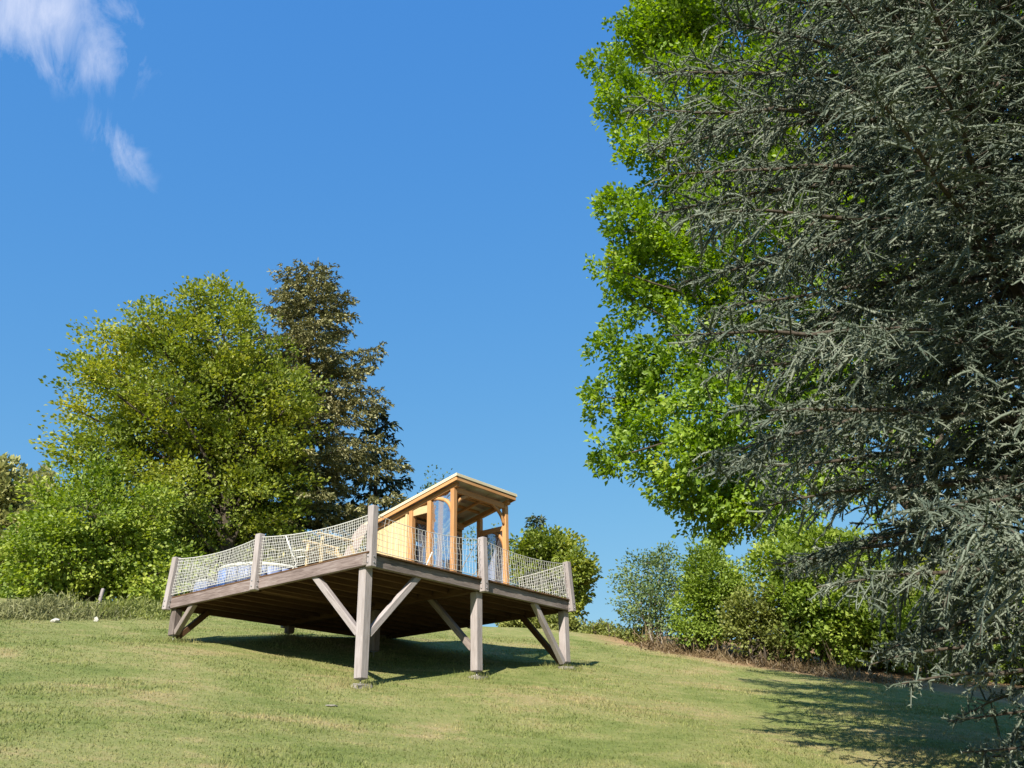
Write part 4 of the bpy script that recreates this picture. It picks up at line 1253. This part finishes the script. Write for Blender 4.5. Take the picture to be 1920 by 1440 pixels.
for k in range(nbr):
    h = 0.35 + (CH - 0.6) * ((k + 0.5) / nbr) ** 0.92
    az = k * 2.39996 + rng.uniform(-0.25, 0.25)
    Lb = cedar_len(h) * rng.uniform(0.78, 1.08)
    el = np.interp(h, [0, 2.5, 6, 10, 12.6], [-0.10, 0.06, 0.22, 0.42, 0.95]) + rng.uniform(-0.10, 0.10)
    d = np.array([math.cos(az) * math.cos(el), math.sin(az) * math.cos(el), math.sin(el)])
    dr = np.interp(h, [0, 3, 8, 12], [0.10, 0.20, 0.22, 0.10]) + rng.uniform(-0.04, 0.08)
    P = curve(CED + [0, 0, h], d, Lb, dr, 10, 0.012, 0.10)
    P[:, 2] = np.maximum(P[:, 2], ground_z(P[:, 0], P[:, 1]) + 0.22)
    ok_ = inside(P, rng.uniform(-25, 35))
    if not ok_.all():
        last = int(np.argmin(ok_))
        if last < 2: continue
        P = P[:last + 1]
        Lb *= last / 9.0
    vis = seen(P)
    wm.tube(P, np.linspace(0.014 + 0.010 * Lb, 0.007, len(P)), 6, cap=False)
    T = np.gradient(P, axis=0); T /= np.linalg.norm(T, axis=1)[:, None]
    tq = np.linspace(0, 1, len(P))
    sp = 0.100 if vis else 0.18
    # short shoots standing on the bough itself
    for s_ in range(int(Lb / 0.05) if vis else 0):
        tt = rng.uniform(0.12, 1.0)
        b = np.array([np.interp(tt, tq, P[:, i_]) for i_ in range(3)])
        e = unit(1)[0] + np.array([d[0], d[1], 0.0]) * 0.5
        shoot_p.append(b); shoot_d.append(e / np.linalg.norm(e)); shoot_l.append(rng.uniform(0.08, 0.24)); shoot_q.append(1.0); shoot_w.append(0.9)
    ns = int(Lb * 0.92 / sp)
    for s_ in range(ns):
        tt = 0.08 + 0.92 * (s_ + rng.random()) / ns
        p = np.array([np.interp(tt, tq, P[:, i_]) for i_ in range(3)])
        tv = np.array([np.interp(tt, tq, T[:, i_]) for i_ in range(3)])
        side = np.array([-tv[1], tv[0], 0]); side /= np.linalg.norm(side) + 1e-9
        sg = 1 if s_ % 2 else -1
        ang = rng.uniform(0.6, 1.15)
        rl = rng.normal(-0.15, 0.55)
        dd = tv * math.cos(ang) + (side * sg * math.cos(rl) + np.array([0, 0, 1.0]) * math.sin(rl)) * math.sin(ang)
        dd /= np.linalg.norm(dd)
        Ls = (0.28 + 0.30 * Lb * (1.0 - tt) ** 0.7 * 0.85) * rng.uniform(0.6, 1.2)
        Ls = min(Ls, 1.55)
        hang = rng.uniform(0.02, 0.30) if h > 3.5 else rng.uniform(0.2, 0.8)
        S = curve(p, dd, Ls, hang, 6, 0.035)
        if not inside(S[-1], rng.uniform(-30, 20)):
            Ls *= 0.4; S = curve(p, dd, Ls, hang, 6, 0.035)
            if not inside(S[-1], rng.uniform(-40, 10)): continue
        gz = ground_z(S[:, 0], S[:, 1]) + 0.06
        S[:, 2] = np.maximum(S[:, 2], gz)
        qe = project(S[-1])
        if qe[1] > 1270 and qe[2] > 0.3 and qe[0] < 1990 and rng.random() < 0.84: continue
        wm.tube(S, np.linspace(0.011, 0.004, 6), 3, cap=False)
        St = np.gradient(S, axis=0); St /= np.linalg.norm(St, axis=1)[:, None] + 1e-9
        q = 1.0 if vis else 0.45
        # the twig itself carries needles on its outer two thirds
        for a_ in range(1, 5):
            e = S[a_ + 1] - S[a_]; le = np.linalg.norm(e)
            shoot_p.append(S[a_]); shoot_d.append(e / (le + 1e-9)); shoot_l.append(le * 1.04); shoot_q.append(q); shoot_w.append(1.55 - 0.12 * a_)
        n3 = max(2, int(Ls / (0.19 if vis else 0.24)))
        for m_ in range(n3):
            u = 0.12 + 0.88 * (m_ + rng.random()) / n3
            b = np.array([np.interp(u * 5, np.arange(6), S[:, i_]) for i_ in range(3)])
            bt_ = St[min(5, int(u * 5 + 0.5))]
            sd = np.cross(bt_, [0, 0, 1.0]); sd /= np.linalg.norm(sd) + 1e-9
            a2 = rng.uniform(0.5, 1.2)
            e = bt_ * math.cos(a2) + sd * (1 if m_ % 2 else -1) * math.sin(a2) + np.array([0, 0, rng.uniform(-0.45, 0.45)])
            e /= np.linalg.norm(e)
            shoot_p.append(b); shoot_d.append(e); shoot_l.append(rng.uniform(0.12, 0.42) * (1.1 - 0.35 * u)); shoot_q.append(q); shoot_w.append(rng.uniform(0.85, 1.2))

SW_ = np.array(shoot_w)
SP_, SD_, SL_, SQ_ = np.array(shoot_p), np.array(shoot_d), np.array(shoot_l), np.array(shoot_q)
NODE = 0.050
cnt = np.maximum(2, (SL_ / NODE * (0.55 + 0.45 * SQ_)).astype(int))
si = np.repeat(np.arange(len(SP_)), cnt)
ki = np.arange(len(si)) - np.repeat(np.cumsum(cnt) - cnt, cnt)
tn = (ki + rng.random(len(si)) * 0.8) / cnt[si]
ref = np.where(np.abs(SD_[:, 2:3]) < 0.9, np.array([[0, 0, 1.0]]), np.array([[1.0, 0, 0]]))
A1 = np.cross(SD_, ref); A1 /= np.linalg.norm(A1, axis=1)[:, None]
A2 = np.cross(SD_, A1)
bend = rng.uniform(-0.45, 0.20, len(SP_)) * (SW_ < 1.21)
NB = SP_[si] + SD_[si] * (SL_[si] * tn)[:, None]
NB[:, 2] += bend[si] * SL_[si] * tn ** 2
lm = MB()
srnd = rng.random(len(SP_))
# a needle covered core for every shoot, bent like the shoot, then the needle tips standing out of it
ns_ = len(SP_)
rad0 = rng.uniform(0.011, 0.018, ns_) * SW_
cols = []
for t_i, rf in ((0.0, 0.85), (0.5, 1.0), (1.0, 0.6)):
    Pc = SP_ + SD_ * (SL_ * t_i)[:, None]
    Pc[:, 2] += bend * SL_ * t_i ** 2
    for a_ in range(3):
        ca, sa = math.cos(a_ * math.pi / 1.5), math.sin(a_ * math.pi / 1.5)
        cols.append(Pc + (A1 * ca + A2 * sa) * (rad0 * rf)[:, None])
V = np.stack(cols, 1).reshape(-1, 3)
qf = np.array([[r_ * 3 + a_, r_ * 3 + (a_ + 1) % 3, r_ * 3 + 3 + (a_ + 1) % 3, r_ * 3 + 3 + a_] for r_ in range(2) for a_ in range(3)])
lm.add(V, Q=(np.arange(ns_)[:, None, None] * 9 + qf[None]).reshape(-1, 4), rnd=np.repeat(np.clip(srnd * 0.6, 0, 1), 6))
NPN = 4
for j_ in range(NPN):
    ph = rng.uniform(0, 2 * math.pi, len(si))
    rad = A1[si] * np.cos(ph)[:, None] + A2[si] * np.sin(ph)[:, None]
    D = rad + SD_[si] * rng.uniform(0.15, 0.9, len(si))[:, None]
    D /= np.linalg.norm(D, axis=1)[:, None]
    ln = rng.uniform(0.040, 0.066, len(si))[:, None] * (0.6 + 0.4 * SW_[si])[:, None]
    S = np.cross(D, rad + rng.normal(0, 0.5, rad.shape)); S /= np.linalg.norm(S, axis=1)[:, None] + 1e-9
    wd = rng.uniform(0.014, 0.022, len(si))[:, None]
    V = np.stack([NB - S * wd * 0.5, NB + S * wd * 0.5, NB + D * ln], 1).reshape(-1, 3)
    lm.add(V, T=np.arange(len(V)).reshape(-1, 3), rnd=np.clip(srnd[si] * 0.6 + rng.random(len(si)) * 0.2 + 0.25 * tn, 0, 1))
print('cedar shoots', len(SP_), 'needles', len(si) * NPN)
finish_tree('cedar_tree', 'blue grey cedar with drooping needle covered branches sweeping to the lawn', 'tree', CED, lm, wm, M['cedar_needle'], M['bark'])

# ------------------------------------------------------------------ mown grass blades where the lawn is near
NG = 200000
pxs = rng.uniform(-80, 2000, NG * 2)
rg = 8.0 * np.exp(rng.random(NG * 2) ** 0.9 * math.log(27 / 8.0))
azs = np.radians(-30 + 61 * rng.random(NG * 2))
gx_, gy_ = rg * np.sin(azs), rg * np.cos(azs)
gz_ = ground_z(gx_, gy_)
keep = rng.random(NG * 2) < 0.5
dh_ = (gx_ - hA[0]) * hn[0] + (gy_ - hA[1]) * hn[1]
keep &= ~((dh_ > -0.1) & (gx_ > 2))
gx_, gy_, gz_, rg = gx_[keep], gy_[keep], gz_[keep], rg[keep]
n = len(gx_)
lean = rng.normal(0, 0.5, (n, 3)); lean[:, 2] = 1
lean /= np.linalg.norm(lean, axis=1)[:, None]
patch = 0.75 + 0.5 * (np.sin(gx_ * 1.7 + 2 * np.sin(gy_ * 0.8)) * np.sin(gy_ * 1.3 + gx_ * 0.4) > 0.1)
hgt = (rng.uniform(0.012, 0.038, n) * patch * (1 + 0.012 * rg))[:, None]
sd = rng.normal(0, 1, (n, 3)); sd[:, 2] = 0; sd /= np.linalg.norm(sd, axis=1)[:, None]
wid = (rng.uniform(0.004, 0.009, n) * (1 + 0.03 * rg))[:, None]
# longer uncut tufts round the post feet
tx, ty = [], []
for (v, u) in post_spots:
    p = to_world(v, u)
    k_ = 420
    a_ = rng.uniform(0, 2 * math.pi, k_); r_ = np.abs(rng.normal(0, 0.24, k_)) + 0.05
    tx.append(p[0] + r_ * np.cos(a_)); ty.append(p[1] + r_ * np.sin(a_))
tx, ty = np.concatenate(tx), np.concatenate(ty)
gx_ = np.concatenate([gx_, tx]); gy_ = np.concatenate([gy_, ty]); gz_ = ground_z(gx_, gy_)
kx = len(tx); n += kx
l2 = rng.normal(0, 0.45, (kx, 3)); l2[:, 2] = 1
lean = np.concatenate([lean, l2 / np.linalg.norm(l2, axis=1)[:, None]])
hgt = np.concatenate([hgt, rng.uniform(0.05, 0.16, (kx, 1))])
s2 = rng.normal(0, 1, (kx, 3)); s2[:, 2] = 0
sd = np.concatenate([sd, s2 / np.linalg.norm(s2, axis=1)[:, None]]); wid = np.concatenate([wid, rng.uniform(0.004, 0.008, (kx, 1))])
G0 = np.stack([gx_, gy_, gz_ - 0.004], -1)
V = np.stack([G0 - sd * wid, G0 + sd * wid, G0 + lean * hgt], 1).reshape(-1, 3)
mb = MB(); mb.add(V, T=np.arange(len(V)).reshape(-1, 3), rnd=rng.random(n))
tag(link('grass', mb.mesh('grass', rnd=True), M['grass']), 'short mown lawn grass with dry patches', 'grass', kind='stuff')
print('triangles', sum(len(o.data.polygons) for o in bpy.data.objects if o.type == 'MESH'))
